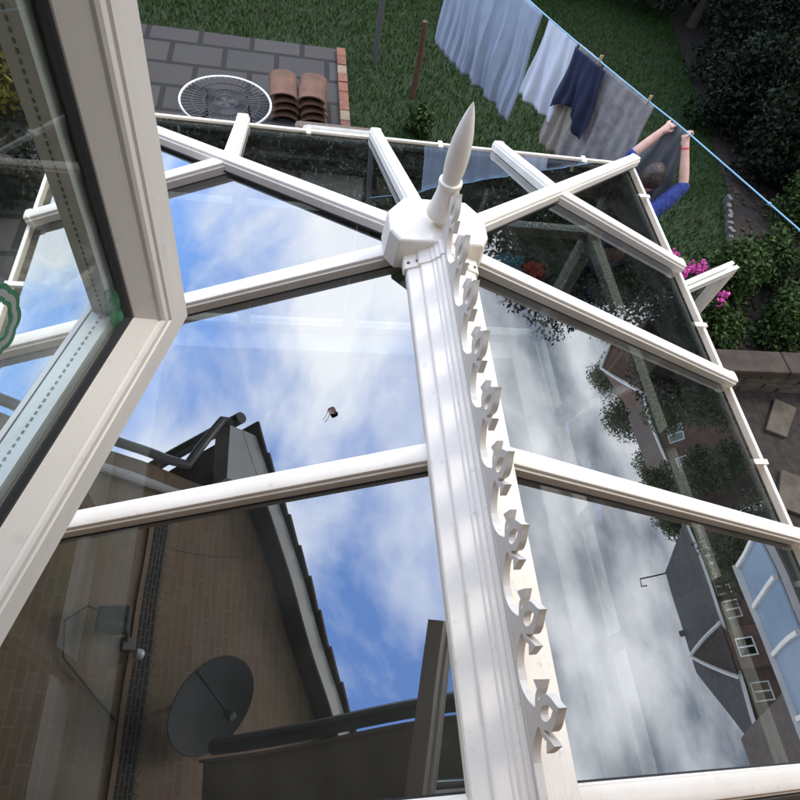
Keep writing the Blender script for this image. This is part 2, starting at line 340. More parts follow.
q = quads('leaf_litter', np.stack([X, Y, np.full(ll, .03)], 1), np.stack([np.cos(a)*s, np.sin(a)*s, rng.normal(size=ll)*.015], 1), np.stack([-np.sin(a)*s, np.cos(a)*s, rng.normal(size=ll)*.015], 1), M['litter']); q['kind'] = 'stuff'

# ------------------------------------------------------------------ conservatory
W, D, RISE, S1, S2, ZE = 1.5, 1.5353, .6658, .7324, .6980, 2.3
YW = -1.53; A = W*S2/D; HT = .048
cons = empty('conservatory', (0, 0, 0), 'white framed conservatory with a hipped glass roof, crested ridge and spear finial', 'conservatory')
def zs(x): return ZE + RISE*(1-abs(x)/W)
def zf(y): return ZE + RISE*(1-y/D)
nL = Vector((-RISE, 0, W)).normalized(); nR = Vector((RISE, 0, W)).normalized(); nF = Vector((0, RISE, D)).normalized()
HALF = [(.031,-.047), (.031,-.0165), (.0295,-.0145), (.0265,-.0138), (.0258,-.0060), (.0240,-.0022), (.0205,-.0004), (.006,.0008)]
PROF = [(-a, b) for a, b in HALF] + [(a, b) for a, b in HALF[::-1]]
GASK = [(-.036,-.052), (-.036,-.0465), (.036,-.0465), (.036,-.052)]
def bar(name, p0, p1, up, cap=True):
    p0, p1 = Vector(p0), Vector(p1)
    o = MB().extrude(PROF, p0, p1, up).build(name, M['upvc'], cons, smooth=True)
    MB().extrude(GASK, p0, p1-(p1-p0).normalized()*.07, up).build('gasket', M['rubber'], o)
    if cap:
        d = (p1-p0).normalized(); pr = [(a*1.10, b*1.10+.003) for a, b in PROF]
        MB().extrude(pr, p1-d*.012, p1+d*.014, up).build('end_cap', M['upvc'], o, bevel=.005)
    return o
for sx, nn in ((-1, nL), (1, nR)):
    for y in (-1.49, -S1, 0.0):
        bar('glazing_bar', (sx*.02, y, zs(.02)), (sx*W, y, ZE), nn)
    bar('glazing_bar', (sx*(A+.015), S2, zs(A+.015)), (sx*W, S2, ZE), nn)
    bar('hip_bar', (0, 0, ZE+RISE+.004), (sx*W, D, ZE+.004), (nF+nn).normalized())
    bar('glazing_bar', (sx*A, S2+.02, zf(S2+.02)), (sx*A, D, ZE), nF)
bar('glazing_bar', (0, .02, zf(.02)), (0, D, ZE), nF)
# panes
xg, yg = W-.06, D-.06
def pane(pts, zfun):
    top = [(x, y, zfun(x, y)-HT-.004) for x, y in pts]; n = len(top)
    o = MB().prism([(x, y, z-.026) for x, y, z in top], 0, thick=.026).build('roof_pane', [M['roof_glass'], M['glass_under']], cons)
    up = max(range(len(o.data.polygons)), key=lambda i: o.data.polygons[i].normal.z)
    for i, p in enumerate(o.data.polygons): p.material_index = 0 if i == up else 1
K = W/D
for sx in (-1, 1):
    zz_ = lambda x, y: zs(x)
    for P in ([(.02, YW), (xg, YW), (xg, -S1-.006), (.02, -S1-.006)], [(.02, -S1+.006), (xg, -S1+.006), (xg, -.006), (.02, -.006)],
              [(.03, .006), (xg, .006), (xg, S2-.006), ((S2-.006)*K+.012, S2-.006)], [((S2+.006)*K+.012, S2+.006), (xg, S2+.006), (xg, xg/K-.012)]):
        pane([(sx*x, y) for x, y in P], zz_)
    zz_ = lambda x, y: zf(y)
    for P in ([(yg*K-.012, yg), (A+.006, yg), (A+.006, (A+.006)/K+.012)], [(A-.006, yg), (.006, yg), (.006, .03), (A-.006, (A-.006)/K+.012)]):
        pane([(sx*x, y) for x, y in P], zz_)
# eaves gutter, swept round three sides
GP = [(-.085,-.050), (-.060,-.040), (-.055,-.045), (-.055,-.118), (.004,-.118), (.004,-.062), (-.003,-.056), (-.001,-.050), (.012,-.050), (.014,-.056), (.014,-.130), (-.085,-.130)]
def sweep3(prof, W_, D_, y0):
    m = MB(); n = len(prof); vs = []
    for ox, oy, px, py in ((-1,0,-W_,y0), (-1,1,-W_,D_), (1,1,W_,D_), (1,0,W_,y0)):
        vs += [(px+ox*a, py+oy*a, ZE+b) for a, b in prof]
    m.add(vs, [(s*n+i, s*n+(i+1)%n, (s+1)*n+(i+1)%n, (s+1)*n+i) for s in range(3) for i in range(n)] + [tuple(range(n)), tuple(range(3*n, 4*n))])
    return m
gut = sweep3(GP, W, D, YW).build('eaves_gutter', M['upvc'], cons, bevel=.002)
for x, y, ax in ((-W, .35, 0), (-W, 1.12, 0), (-W, -.36, 0), (W, 1.25, 0), (W, .33, 0), (W, -.40, 0), (W, -.95, 0), (-.35, D, 1), (.36, D, 1), (1.2, D, 1), (-1.2, D, 1)):
    s = 1 if (x > 0 if ax == 0 else True) else -1
    m = MB()
    if ax == 0: m.bb(min(x-s*.07, x+s*.02), max(x-s*.07, x+s*.02), y-.012, y+.012, ZE-.058, ZE-.042)
    else: m.bb(x-.012, x+.012, y-.07, y+.02, ZE-.058, ZE-.042)
    m.build('gutter_clip', M['upvc'], gut, bevel=.002)
m = sweep3([(-.053,-.1175), (-.053,-.098), (.002,-.098), (.002,-.1175)], W, D, YW)  # dark strip along the trough bottom: the trough's shade put in as colour
m.build('trough_shade', mat('trough_shade', (.16, .14, .11), .9, noise=(.09, .08, .055), scale=30, bump=.8), gut)
# ridge capping
RZ = ZE+RISE
RH = [(.108,-.055), (.108,-.030), (.1045,-.0245), (.0735,-.0105), (.0715,-.0055), (.0700,-.0008), (.0670,.0020), (.0645,.0030), (.0400,.0140), (.0380,.0185), (.0350,.0210), (.0310,.0215), (.0290,.0260), (.0265,.0300), (.0220,.0325), (.0185,.0330), (.0168,.0440), (.0140,.0475)]
RP = [(-a, b) for a, b in RH] + [(a, b) for a, b in RH[::-1]]
ridge = MB().extrude(RP, (.008, YW, RZ), (.008, -.09, RZ), (0,0,1)).build('ridge_cap', M['upvc'], cons, smooth=True)
RB = [(a*1.06 + (.002 if a > 0 else -.002), b+.004) for a, b in RP]
br = MB().extrude(RB, (.008, -.128, RZ), (.008, -.070, RZ), (0,0,1)).build('ridge_bracket', M['upvc'], cons, bevel=.002)
for sx in (-1, 1):
    for x in (.07, .095):
        MB().lathe([(.0055, 0), (.0055, .003), (.003, .005)], (.008+sx*(x+.008), -.108, RZ+.001-(x-.052)*.44), 12).build('screw', M['gutter_grey'], br)
MB().bb(.008-.0085, .008+.0085, YW, -.05, RZ+.045, RZ+.062).build('crest_rail', M['crest'], ridge, bevel=.002)
def chaikin(p, closed):
    q = [] if closed else [p[0]]
    for a, b in zip(p, p[1:] + ([p[0]] if closed else [])):
        q += [(a[0]*.75+b[0]*.25, a[1]*.75+b[1]*.25), (a[0]*.25+b[0]*.75, a[1]*.25+b[1]*.75)]
    return q if closed else q + [p[-1]]
scal_ = [(.079,.0), (.066,.0008), (.054,.0045), (.042,.0115), (.031,.0210), (.022,.0330), (.0150,.0420), (.0170,.0470), (.0260,.0490), (.0350,.0555), (.0410,.0640)]
fish = [(.0580,.0570), (.0555,.0700), (.0510,.0900)]
leaf_ = [(.0395,.0770), (.0335,.0680), (.0265,.0610), (.0225,.0610), (.0250,.0700), (.0290,.0800), (.0285,.0910), (.0230,.1030), (.0140,.1130), (.0055,.1210), (0,.1290)]
h_ = chaikin(scal_, False) + fish + chaikin(leaf_, False)
hole_h = chaikin([(0,.0600), (.0075,.0630), (.0125,.0720), (.0125,.0840), (.0085,.0960), (0,.1060)], False)
outer = [(u, v) for u, v in h_] + [(-u, v) for u, v in h_[-2::-1]]
hole = [(u, v) for u, v in hole_h] + [(-u, v) for u, v in hole_h[-2:0:-1]]
def plate(m, outer, hole, t, f):
    tri = tessellate_polygon([[Vector((u, v, 0)) for u, v in outer], [Vector((u, v, 0)) for u, v in hole]]) if hole else tessellate_polygon([[Vector((u, v, 0)) for u, v in outer]])
    P = outer + hole; n = len(P)
    fs = [tuple(t_) for t_ in tri] + [tuple(i+n for i in t_[::-1]) for t_ in tri]
    for base, cnt in ((0, len(outer)), (len(outer), len(hole))):
        fs += [(base+i, base+(i+1)%cnt, n+base+(i+1)%cnt, n+base+i) for i in range(cnt)]
    return m.add([f(u, v, -t/2) for u, v in P] + [f(u, v, t/2) for u, v in P], fs)
m0 = plate(MB(), outer, hole, .0150, lambda u, v, t: (.008+t, u*1.02, v*1.24+RZ+.061)).build('crest_motif', M['crest'], ridge, bevel=.0025)
for k in range(9):
    o = m0 if k == 0 else m0.copy()
    if k: COL.objects.link(o); o.parent = ridge
    o.location = (0, -.075-.160*k, 0)
# hub cover and finial
hub_o = [(-.128,-.075), (.128,-.075), (.150,-.035), (.150,.050), (.100,.118), (-.100,.118), (-.155,.050), (-.155,-.035)]
m = MB(); zb, z1, z2 = RZ-.070, RZ+.037, RZ+.044
n = len(hub_o)
m.add([(x*1.03, y*1.03, zb) for x, y in hub_o] + [(x, y, z1) for x, y in hub_o] + [(x*.955, y*.955, z2) for x, y in hub_o],
      [tuple(range(n-1,-1,-1)), tuple(range(2*n,3*n))] + [(r*n+i, r*n+(i+1)%n, (r+1)*n+(i+1)%n, (r+1)*n+i) for r in (0,1) for i in range(n)])
m.build('hub_cover', M['upvc'], cons, bevel=.003)
fp = [(.002,.0), (.019,.002), (.023,.010), (.023,.020), (.018,.027), (.026,.031), (.044,.036), (.048,.042), (.047,.052), (.040,.078), (.0345,.108), (.0315,.138), (.0312,.143), (.0345,.146), (.0352,.152), (.0345,.158), (.0265,.160), (.0275,.172), (.030,.195), (.0315,.225), (.031,.255), (.0280,.290), (.0228,.322), (.0155,.355), (.0070,.384), (.0008,.399)]
fin = MB().lathe(fp, (0, .012, z2-.006), 40).build('finial', M['upvc'], cons, smooth=True)
# walls below the eaves
dw = MB()
for x0, x1, y0, y1 in ((-1.47,-1.25,YW,1.49), (1.25,1.47,YW,1.49), (-1.25,1.25,1.27,1.49)): dw.bb(x0, x1, y0, y1, 0, .72)
dw.build('dwarf_wall', M['brick_own'], cons)
for x0, x1, y0, y1 in ((-1.52,-1.22,YW,1.54), (1.22,1.52,YW,1.54), (-1.22,1.22,1.24,1.54)):
    MB().bb(x0, x1, y0, y1, .721, .75).build('window_sill', M['upvc'], cons, bevel=.004)
zt = ZE-.131
def frame_run(P, Q, n_lights, open_light=None):
    P, Q = Vector(P), Vector(Q); d = (Q-P); Lh = d.length; d.normalize(); nrm = Vector((d.y, -d.x, 0)); z = Vector((0,0,1))
    m = MB(); ax = (d, nrm, z)
    m.box(P+d*Lh/2+z*.785, (Lh, .065, .07), ax); m.box(P+d*Lh/2+z*(zt-.04), (Lh, .065, .08), ax); m.box(P+d*Lh/2+z*1.80, (Lh, .062, .065), ax)
    fr = m
    for i in range(n_lights+1):
        fr.box(P+d*(Lh*i/n_lights)+z*((.82+zt-.08)/2), (.075, .068, zt-.08-.82), ax)
    f = fr.build('window_frame', M['upvc'], cons, bevel=.003)
    for i in range(n_lights):
        for z0, z1 in ((.82, 1.767), (1.833, zt-.08)):
            if open_light == i and z0 < 1: continue
            MB().box(P+d*(Lh*(i+.5)/n_lights)+z*(z0+z1)/2, (Lh/n_lights-.075, .024, z1-z0), ax).build('window_pane', M['window_glass'], f)
frame_run((-1.42, 1.44, 0), (1.42, 1.44, 0), 4); frame_run((-1.42, 1.40, 0), (-1.42, YW, 0), 4); frame_run((1.42, YW, 0), (1.42, 1.40, 0), 4, 2)
MB().bb(-1.25, 1.25, -1.55, 1.27, -.01, .06).build('floor', M['floor'], kind='structure')
# the opened side casement under the right-hand eaves
hU = Vector((.89, .452, 0)).normalized(); hN = Vector((hU.y, -hU.x, 0)); hO = Vector((1.47, .635, .82)); hZ = Vector((0,0,1))
SP2 = [(0,0), (.024,0), (.026,-.012), (.030,-.012), (.032,0), (.048,.0), (.062,-.006), (.062,-.058), (0,-.058), (0,-.036), (.012,-.036), (.012,-.022), (0,-.022)]
vent = MB().ring(hO, hU, hZ, hN, .70, 1.24, SP2).build('open_window', M['upvc'], cons)
MB().box(hO+hU*.35+hZ*.62-hN*.030, (.58, .022, 1.12), (hU, hN, hZ)).build('window_pane', M['window_glass'], vent)
MB().box(hO+hU*.36+hZ*1.252-hN*.029, (.50, .018, .012), (hU, hN, hZ)).build('window_stay', M['spacer'], vent)
MB().box(hO+hU*.655+hZ*.62+hN*.022, (.022, .03, .12), (hU, hN, hZ)).build('handle', M['upvc'], vent, bevel=.004)

# ------------------------------------------------------------------ own house: rear wall, window and opened sash
SC = Vector((-.582, -.9225, 3.6217)); SU = Vector((-.296, -.955, 0)).normalized(); SN = Vector((.955, -.296, 0)).normalized(); SZ = Vector((0,0,1))
house = empty('brick_house', (0, -1.6, 0), 'brown brick house with an upper casement window standing open over the conservatory', 'house')
m = MB(); wall_holes(m, (-3.5, -1.545, 0), (1,0,0), (0,0,1), (0,1,0), 8.1, 4.9, .28, [(3.5-.80, 3.5+.46, 3.60, 4.78), (3.5-1.1, 3.5+1.1, .06, 2.1)])
m.build('wall', M['brick_own'], house)
m = MB(); m.bb(-3.5, 4.6, -9.0, -8.8, 0, 5.3); m.bb(-3.5, -3.3, -8.8, -1.83, 0, 5.3); m.bb(4.4, 4.6, -8.8, -1.83, 0, 5.3); m.build('wall', M['brick_own'], house)
m = MB(); m.prism([(-3.6,-1.05,5.06), (4.7,-1.05,5.06), (4.7,-5.3,7.75), (-3.6,-5.3,7.75)], 0, thick=.09); m.prism([(-3.6,-9.35,5.25), (4.7,-9.35,5.25), (4.7,-5.3,7.75), (-3.6,-5.3,7.75)], 0, thick=.09)
m.build('roof', M['tile_brown'], house)
MB().bb(-3.6, 4.7, -1.54, -1.09, 4.92, 4.94).build('soffit', M['fascia'], house)
MB().bb(-3.6, 4.7, -1.09, -1.07, 4.88, 5.06).build('fascia', M['fascia'], house)
MB().tube([(-3.6,-.985,5.01), (4.7,-.985,5.01)], .055, 12).build('gutter', M['gutter_grey'], house)
MB().bb(-3.3, 4.4, -8.8, -1.83, 2.45, 2.62).build('ceiling', M['floor'], house)
wf = MB(); wf.ring((.46, -1.60, 3.60), (-1,0,0), SZ, (0,1,0), 1.26, 1.18, [(0,0), (.05,0), (.05,-.06), (0,-.06)]); wf.bb(-.17, -.11, -1.66, -1.60, 3.65, 4.73)
wf.build('window_frame', M['upvc'], house, bevel=.003)
MB().bb(-.11, .41, -1.645, -1.62, 3.65, 4.73).build('window_pane', M['window_glass'], house)
MB().bb(-.84, .50, -1.60, -1.52, 3.56, 3.597).build('window_sill', M['upvc'], house, bevel=.004)
MB().box((-.77, -1.53, 3.85), (.02, .05, .07)).build('hinge', M['spacer'], house, bevel=.004)
SW, SH = .625, 1.14
SPROF = [(0,0), (.0225,0), (.0237,-.0028), (.0252,-.0028), (.0264,.0035), (.0300,.0062), (.0430,.0066), (.0445,.0034), (.0460,.0034), (.0474,.0062), (.0530,.0060), (.0560,.0042), (.0568,.0014), (.0582,.0014), (.0660,-.0036), (.0752,-.0100), (.0770,-.0150), (.0770,-.0450), (.068,-.058), (0,-.058)]
sash = MB().ring(SC, SU, SZ, SN, SW, SH, [(a*1.18, b*1.18) for a, b in SPROF]).build('casement', M['upvc_sash'], house, smooth=True)
MB().ring(SC, SU, SZ, SN, SW, SH, [(a*1.18, b*1.18) for a, b in [(.0755,-.0150), (.0758,-.0112), (.0790,-.0112), (.0832,-.0140), (.0832,-.0160)]]).build('gasket', M['rubber'], sash)
MB().ring(SC, SU, SZ, SN, SW, SH, [(a*1.18, b*1.18) for a, b in [(.066,-.0415), (.0790,-.0415), (.0790,-.0470), (.066,-.0500)]]).build('gasket', M['rubber'], sash)
MB().ring(SC, SU, SZ, SN, SW, SH, [(a*1.18, b*1.18) for a, b in [(.079,-.0190), (.0925,-.0190), (.0925,-.0375), (.079,-.0375)]]).build('spacer_bar', M['spacer'], sash)
m = MB()
for k in range(68):
    a = .115 + k*.0072
    if a < SW-.115: m.box(SC+SU*a+SZ*.1096-SN*.033, (.0035, .0018, .0006), (SU, SN, SZ))
for k in range(138):
    a = .115 + k*.0072
    if a < SH-.115: m.box(SC+SU*.1096+SZ*a-SN*.033, (.0006, .0018, .0035), (SU, SN, SZ))
m.build('perforation', M['dots'], sash)
MB().box(SC+SU*SW/2+SZ*SH/2-SN*.0195, (SW-.171, .003, SH-.171), (SU, SN, SZ)).build('glass', M['window_glass'], sash)
MB().box(SC+SU*SW/2+SZ*SH/2-SN*.0466, (SW-.171, .003, SH-.171), (SU, SN, SZ)).build('glass', M['window_glass'], sash)
# sticker and tape on that pane
M['green'] = mat('green_ink', (.02, .14, .06), .4, noise=(.03, .20, .09), scale=90)
M['smear'] = mat('green_smear', (.02, .16, .07), .5, noise=(.05, .26, .13), scale=70)
_n = M['smear'].node_tree; _z = _n.nodes.new('ShaderNodeTexNoise'); _z.inputs['Scale'].default_value = 55; _c = _n.nodes.new('ShaderNodeTexCoord'); _n.links.new(_c.outputs['Object'], _z.inputs['Vector'])
_r = _n.nodes.new('ShaderNodeMapRange'); _r.inputs['From Min'].default_value = .35; _r.inputs['From Max'].default_value = .7; _r.inputs['To Min'].default_value = .05; _r.inputs['To Max'].default_value = .8
_n.links.new(_z.outputs['Fac'], _r.inputs['Value']); _n.links.new(_r.outputs[0], _n.nodes['Principled BSDF'].inputs['Alpha']); M['grey_ink'] = mat('grey_ink', (.30, .33, .31), .4)
def scal(r, k=9, amp=.09, n=72): return [(r*(1+amp*abs(math.sin(k*t/2)))*math.cos(t), r*(1+amp*abs(math.sin(k*t/2)))*math.sin(t)) for t in (2*math.pi*i/n for i in range(n))]
sc0 = SC+SU*.243+SZ*.250-SN*.0174
st = empty('window_sticker', sc0, 'round scalloped green sticker stuck on the open window pane', 'sticker')
for r0, r1, mm, d, nm in ((.0285, .0245, 'green', 0, 'outer_ring'), (.0243, .0192, 'grey_ink', 0, 'middle_ring'), (.0190, .0155, 'green', 0, 'inner_ring')):
    plate(MB(), scal(r0), scal(r1), .0006, lambda u, v, t: sc0+SU*u+SZ*(v*.95)+SN*t).build(nm, M[mm], st)
tp = SC+SU*.110+SZ*.120-SN*.0174
m = MB(); plate(m, [(-.010,-.034), (.004,-.036), (.012,-.020), (.010,.0), (.013,.016), (.006,.036), (-.004,.030), (-.009,.034), (-.013,.010)], [], .0005, lambda u, v, t: tp+SU*u+SZ*v+SN*t)
tag(m.build('paint_smear', M['smear'], loc=tp), 'green smear of paint on the lower corner of the open pane', 'paint mark')

# dead leaf lying on the glass
lf = Vector((-.32, -.532, zs(.32)-HT+.001)); m = MB(); pts = []
for i in range(9):
    for j in range(-2, 3):
        u = i/8; wd = .5*math.sin(math.pi*min(1, u*.96+.04))**.7
        dx, dy = .022*(u-.5)+j*wd*.006, j*wd*.009-.014*(u-.5)
        pts.append(lf + Vector((dx, dy, .444*dx + .003 + .0022*abs(j) + .003*math.sin(u*5))))
m.add(pts, [(i*5+j, (i+1)*5+j, (i+1)*5+j+1, i*5+j+1) for i in range(8) for j in range(4)])
m.tube([lf+Vector((-.010,.006,-.001)), lf+Vector((-.016,-.012,-.004)), lf+Vector((-.024,-.022,-.008))], .0009, 6)
tag(m.build('dead_leaf', mat('dead_leaf', (.16, .09, .07), .8, noise=(.07, .045, .045), scale=60), loc=lf), 'curled brown dead leaf lying on the left roof glass', 'leaf')

# ------------------------------------------------------------------ neighbour's gable to the left (seen mirrored in the roof glass)
nb = empty("brick_house", (-6.2, -2.6, 0), "neighbour's brown brick gable with dark brick band and pale bargeboard, mirrored at left", 'house')
XG = -4.16; AP = (-2.55, 7.60); DZ = -.095
def verge(y): return AP[1] - abs(y-AP[0])*.48
m = MB(); poly = [(1.36,0), (1.36,verge(1.36)-.02), AP, (-6.46,verge(-6.46)-.02), (-6.46,0)]
m.prism([(XG, y, z) for y, z in poly], 0, thick=.3, dirn=(-1,0,0)); m.bb(-11, XG-.3, 1.06, 1.36, 0, 5.2); m.bb(-11, XG-.3, -6.46, -6.16, 0, 5.2)
m.build('wall', M['brick_brown'], nb)
MB().bb(XG+.001, XG+.012, -6.3, .93, 4.69, 4.84).build('brick_band', M['brick_dark'], nb)
m = MB()
for k in range(96):
    y = -6.25+.075*k
    if y < .9: m.box((XG+.006, y, 4.905), (.014, .066, .10), (Vector((1,0,0)), Vector((0,.86,.5)), Vector((0,-.5,.86))))
m.bb(XG+.001, XG+.010, -6.3, .93, 4.845, 4.965); m.build('dogtooth_course', M['brick_tan'], nb)
MB().bb(XG+.001, XG+.022, -6.3, .93, 4.64, 4.685).build('brick_ledge', M['brick_tan'], nb)
m = MB()
def strip(m, x0, x1, y0, y1, lo, hi, ysplit=AP[0]):
    for a, b in ((y0, ysplit), (ysplit, y1)):
        P = [(a, verge(a)+lo), (b, verge(b)+lo), (b, verge(b)+hi), (a, verge(a)+hi)]
        m.prism([(x0, y, z) for y, z in P], 0, thick=(x1-x0), dirn=(1,0,0))
strip(m, XG+.20, XG+.225, -7.0, 1.98, .02, .20); m.build('bargeboard', M['fascia'], nb)
m = MB(); m.prism([(XG+.0, y, z) for y, z in ((1.40,5.31), (1.98,5.29), (1.98,5.51), (1.40,5.74))], 0, thick=.222, dirn=(1,0,0)); m.build('box_end', M['fascia'], nb)
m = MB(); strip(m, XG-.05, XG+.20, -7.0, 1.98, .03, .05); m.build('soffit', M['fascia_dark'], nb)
m = MB()
for sgn in (1, -1):
    yy = 2.12
    n = 15; L0 = abs(2.12-AP[0])
    for k in range(n):      # overlapping courses of tiles give the verge its saw-tooth edge
        d0, d1 = L0*k/n, L0*(k+1.06)/n
        ya, yb = AP[0]+sgn*d0, AP[0]+sgn*d1
        za, zb_ = AP[1]-d0*.48+.215, AP[1]-d1*.48+.255
        m.prism([(XG+.27, ya, za), (XG+.27, yb, zb_), (-11, yb, zb_), (-11, ya, za)], 0, thick=.03, dirn=(0,0,1))
m.build('roof', M['tile_brown'], nb)
MB().tube([(XG+.26,2.10,5.39), (-11,2.10,5.39)], .065, 12).build('gutter', M['gutter_grey'], nb)
MB().tube([(XG+.16,2.08,5.37), (XG+.16,2.05,5.24), (XG+.14,1.72,5.06), (XG+.10,1.45,4.92), (XG+.06,1.43,4.7), (XG+.06,1.43,.1)], .045, 10).build('downpipe', M['gutter_grey'], nb, smooth=True)
MB().tube([(XG+.05,1.16,4.95), (XG+.05,1.16,.1)], .04, 10).build('waste_pipe', M['fascia'], nb, smooth=True)
MB().tube([(XG+.010,.63,4.97), (XG+.010,.64,5.2), (XG+.010,.675,5.45), (XG+.010,.72,5.7), (XG+.010,.79,5.97)], .0045, 6).build('cable', M['brick_tan'], nb, smooth=True)
# security light and satellite dish fixed to that wall
fl = empty('security_light', (XG, -.20, 4.45), 'grey security floodlight with sensor and looping cable on the brown gable', 'security light')
MB().box((XG+.02, -.22, 4.62), (.04, .10, .12)).build('bracket', M['gutter_grey'], fl, bevel=.01)
MB().tube([(XG+.03,-.20,4.60), (XG+.10,-.14,4.55), (XG+.14,-.10,4.48)], .018, 8).build('arm', M['gutter_grey'], fl, smooth=True)
MB().box((XG+.17, -.10, 4.38), (.12, .20, .24), (Vector((.87,0,-.5)), Vector((0,1,0)), Vector((.5,0,.87)))).build('lamp_housing', M['gutter_grey'], fl, bevel=.02)
MB().box((XG+.235, -.10, 4.345), (.008, .17, .19), (Vector((.87,0,-.5)), Vector((0,1,0)), Vector((.5,0,.87)))).build('lens', M['far_glass'], fl)
MB().lathe([(.005,-.04), (.035,-.03), (.042,.0), (.035,.03), (.005,.04)], (XG+.09, -.30, 4.68), 16).build('sensor', mat('sensor_white', (.7, .72, .76), .3), fl, smooth=True)
MB().tube([(XG+.12,-.05,4.36), (XG+.10,.0,4.20), (XG+.05,-.12,4.07), (XG+.03,-.36,4.12), (XG+.02,-.60,4.42), (XG+.02,-.75,4.62)], .009, 8).build('cable', M['gutter_black'], fl, smooth=True)
dish = empty('satellite_dish', (XG, -.62, 5.35), 'dark round satellite dish fixed on the brown gable wall', 'satellite dish')
dn = Vector((.86, -.48, .05)).normalized(); du = dn.orthogonal().normalized(); dv = dn.cross(du)
MB().lathe([(r*1.3, z*1.3) for r, z in ((.005,0), (.10,.008), (.20,.032), (.30,.072), (.305,.078), (.30,.080), (.20,.040), (.10,.016), (.005,.008))], (XG+.26, -.62, 5.36), 40, (du, dv, dn)).build('reflector', mat('dish_grey', (.026, .028, .023), .6), dish, smooth=True)
MB().tube([(XG,-.62,5.30), (XG+.14,-.62,5.28), (XG+.26,-.62,5.36)], .02, 8).build('mount', M['gutter_grey'], dish)
MB().tube([Vector((XG+.26,-.62,5.36))-dv*.37+dn*.09, Vector((XG+.26,-.62,5.36))+dn*.36-dv*.06], .010, 8).build('feed_arm', M['gutter_black'], dish)
MB().box(Vector((XG+.26,-.62,5.36))+dn*.37-dv*.05, (.06,.06,.09), (du, dv, dn)).build('receiver', mat('receiver', (.08, .08, .08), .5), dish, bevel=.01)

for o_ in (nb, fl, dish): o_.location.z += DZ
dish.location.z -= .14
# ------------------------------------------------------------------ houses to the right (mirrored in the right-hand glass)
def far_window(par, x, y, z, w_, h_):
    f = MB().ring((x-.02, y+w_/2, z-h_/2), (0,-1,0), (0,0,1), (-1,0,0), w_, h_, [(0,0), (.065,0), (.065,-.08), (0,-.08)]); f.bb(x-.02, x+.05, y-.04, y+.04, z-h_/2+.09, z+h_/2-.09)
    fo = f.build('window', M['upvc'], par); MB().bb(x+.02, x+.04, y-w_/2+.05, y+w_/2-.05, z-h_/2+.05, z+h_/2-.05).build('pane', M['far_glass'], fo)
b1 = empty('brick_house', (43, 6.5, 0), 'red brick house with grey hipped roof and projecting gable, mirrored at lower right', 'house')
MB().bb(40, 47, -.4, 11.5, 0, 6.1).build('wall', M['brick_red'], b1)
m = MB(); e0, e1, zr_, ze_ = (-1.0, 12.0, 8.6, 6.05)
m.add([(39.6,e0,ze_),(39.6,e1,ze_),(47.4,e1,ze_),(47.4,e0,ze_),(43.2,3.9,zr_),(43.2,10.1,zr_)], [(0,1,5,4),(1,2,5),(2,3,4,5),(3,0,4),(0,3,2,1)])
rf = m.build('roof', M['tile_grey'], b1)
m = MB(); m.add([(38.9,3.0,6.1),(38.9,5.5,6.1),(38.9,4.25,7.85),(43,3.0,6.1),(43,5.5,6.1),(43,4.25,7.95)], [(0,1,2),(3,5,4),(0,2,5,3),(1,4,5,2),(0,3,4,1)])
m.build('gable_roof', M['tile_brown'], b1); MB().bb(39.0, 40, 3.2, 5.3, 0, 6.1).build('bay', M['brick_red'], b1)
for a, b in (((38.85,2.8,6.05),(38.85,4.25,8.05)), ((38.85,5.7,6.05),(38.85,4.25,8.05))): MB().tube([a, b], .10, 6).build('bargeboard', M['upvc'], b1)
MB().bb(39.45, 39.62, -1.0, 12.0, 5.93, 6.10).build('gutter', M['upvc'], b1)
for y, z in ((7.75,5.45), (6.45,5.35), (9.6,5.5), (2.1,5.35), (4.25,5.25)): far_window(b1, 39.99 if not 3 < y < 5.4 else 38.98, y, z, .95, .85)
for y in (7.7, 6.4, 2.1, 4.2): far_window(b1, 39.99 if not 3 < y < 5.4 else 38.98, y, 3.0, 1.2, 1.2)
MB().tube([(43.2,10.0,8.5), (43.2,10.0,10.3), (43.2,9.5,10.35), (43.2,9.5,10.0)], .05, 6).build('aerial', M['gutter_black'], b1)
MB().bb(43.0, 43.4, 6.1, 6.4, 8.45, 8.9).build('ridge_vent', M['tile_brown'], b1)
b2 = empty('brick_house', (44, 20, 0), 'long brown roofed house among trees with white gutter, mirrored in the right glass', 'house')
MB().bb(40.4, 47, 14.2, 27.2, 0, 6.0).build('wall', M['brick_red'], b2)
m = MB(); m.add([(40,13.8,5.9),(40,21.4,5.9),(47.5,21.4,5.9),(47.5,13.8,5.9),(43.7,14.6,7.9),(43.7,22,7.9)], [(0,1,5,4),(2,3,4,5),(3,0,4),(0,3,2,1),(1,2,5)]); m.build('roof', M['tile_brown'], b2)
m = MB(); m.add([(39.6,21.2,6.0),(39.6,27.4,6.0),(39.6,24.3,8.0),(47,21.2,6.0),(47,27.4,6.0),(47,24.3,8.0)], [(0,1,2),(3,5,4),(0,2,5,3),(1,4,5,2),(0,3,4,1)]); m.build('gable_roof', M['brick_red'], b2)
for a, b in (((39.5,21.1,6.0),(39.5,24.3,8.05)), ((39.5,27.5,6.0),(39.5,24.3,8.05)), ((39.8,21.2,5.95),(39.8,13.8,5.95))): MB().tube([a, b], .11, 6).build('bargeboard', M['upvc'], b2)
for y, z in ((15.8,4.9), (18.0,4.9), (20.0,4.9), (24.3,5.2)): far_window(b2, 40.35, y, z, 1.1, 1.0)
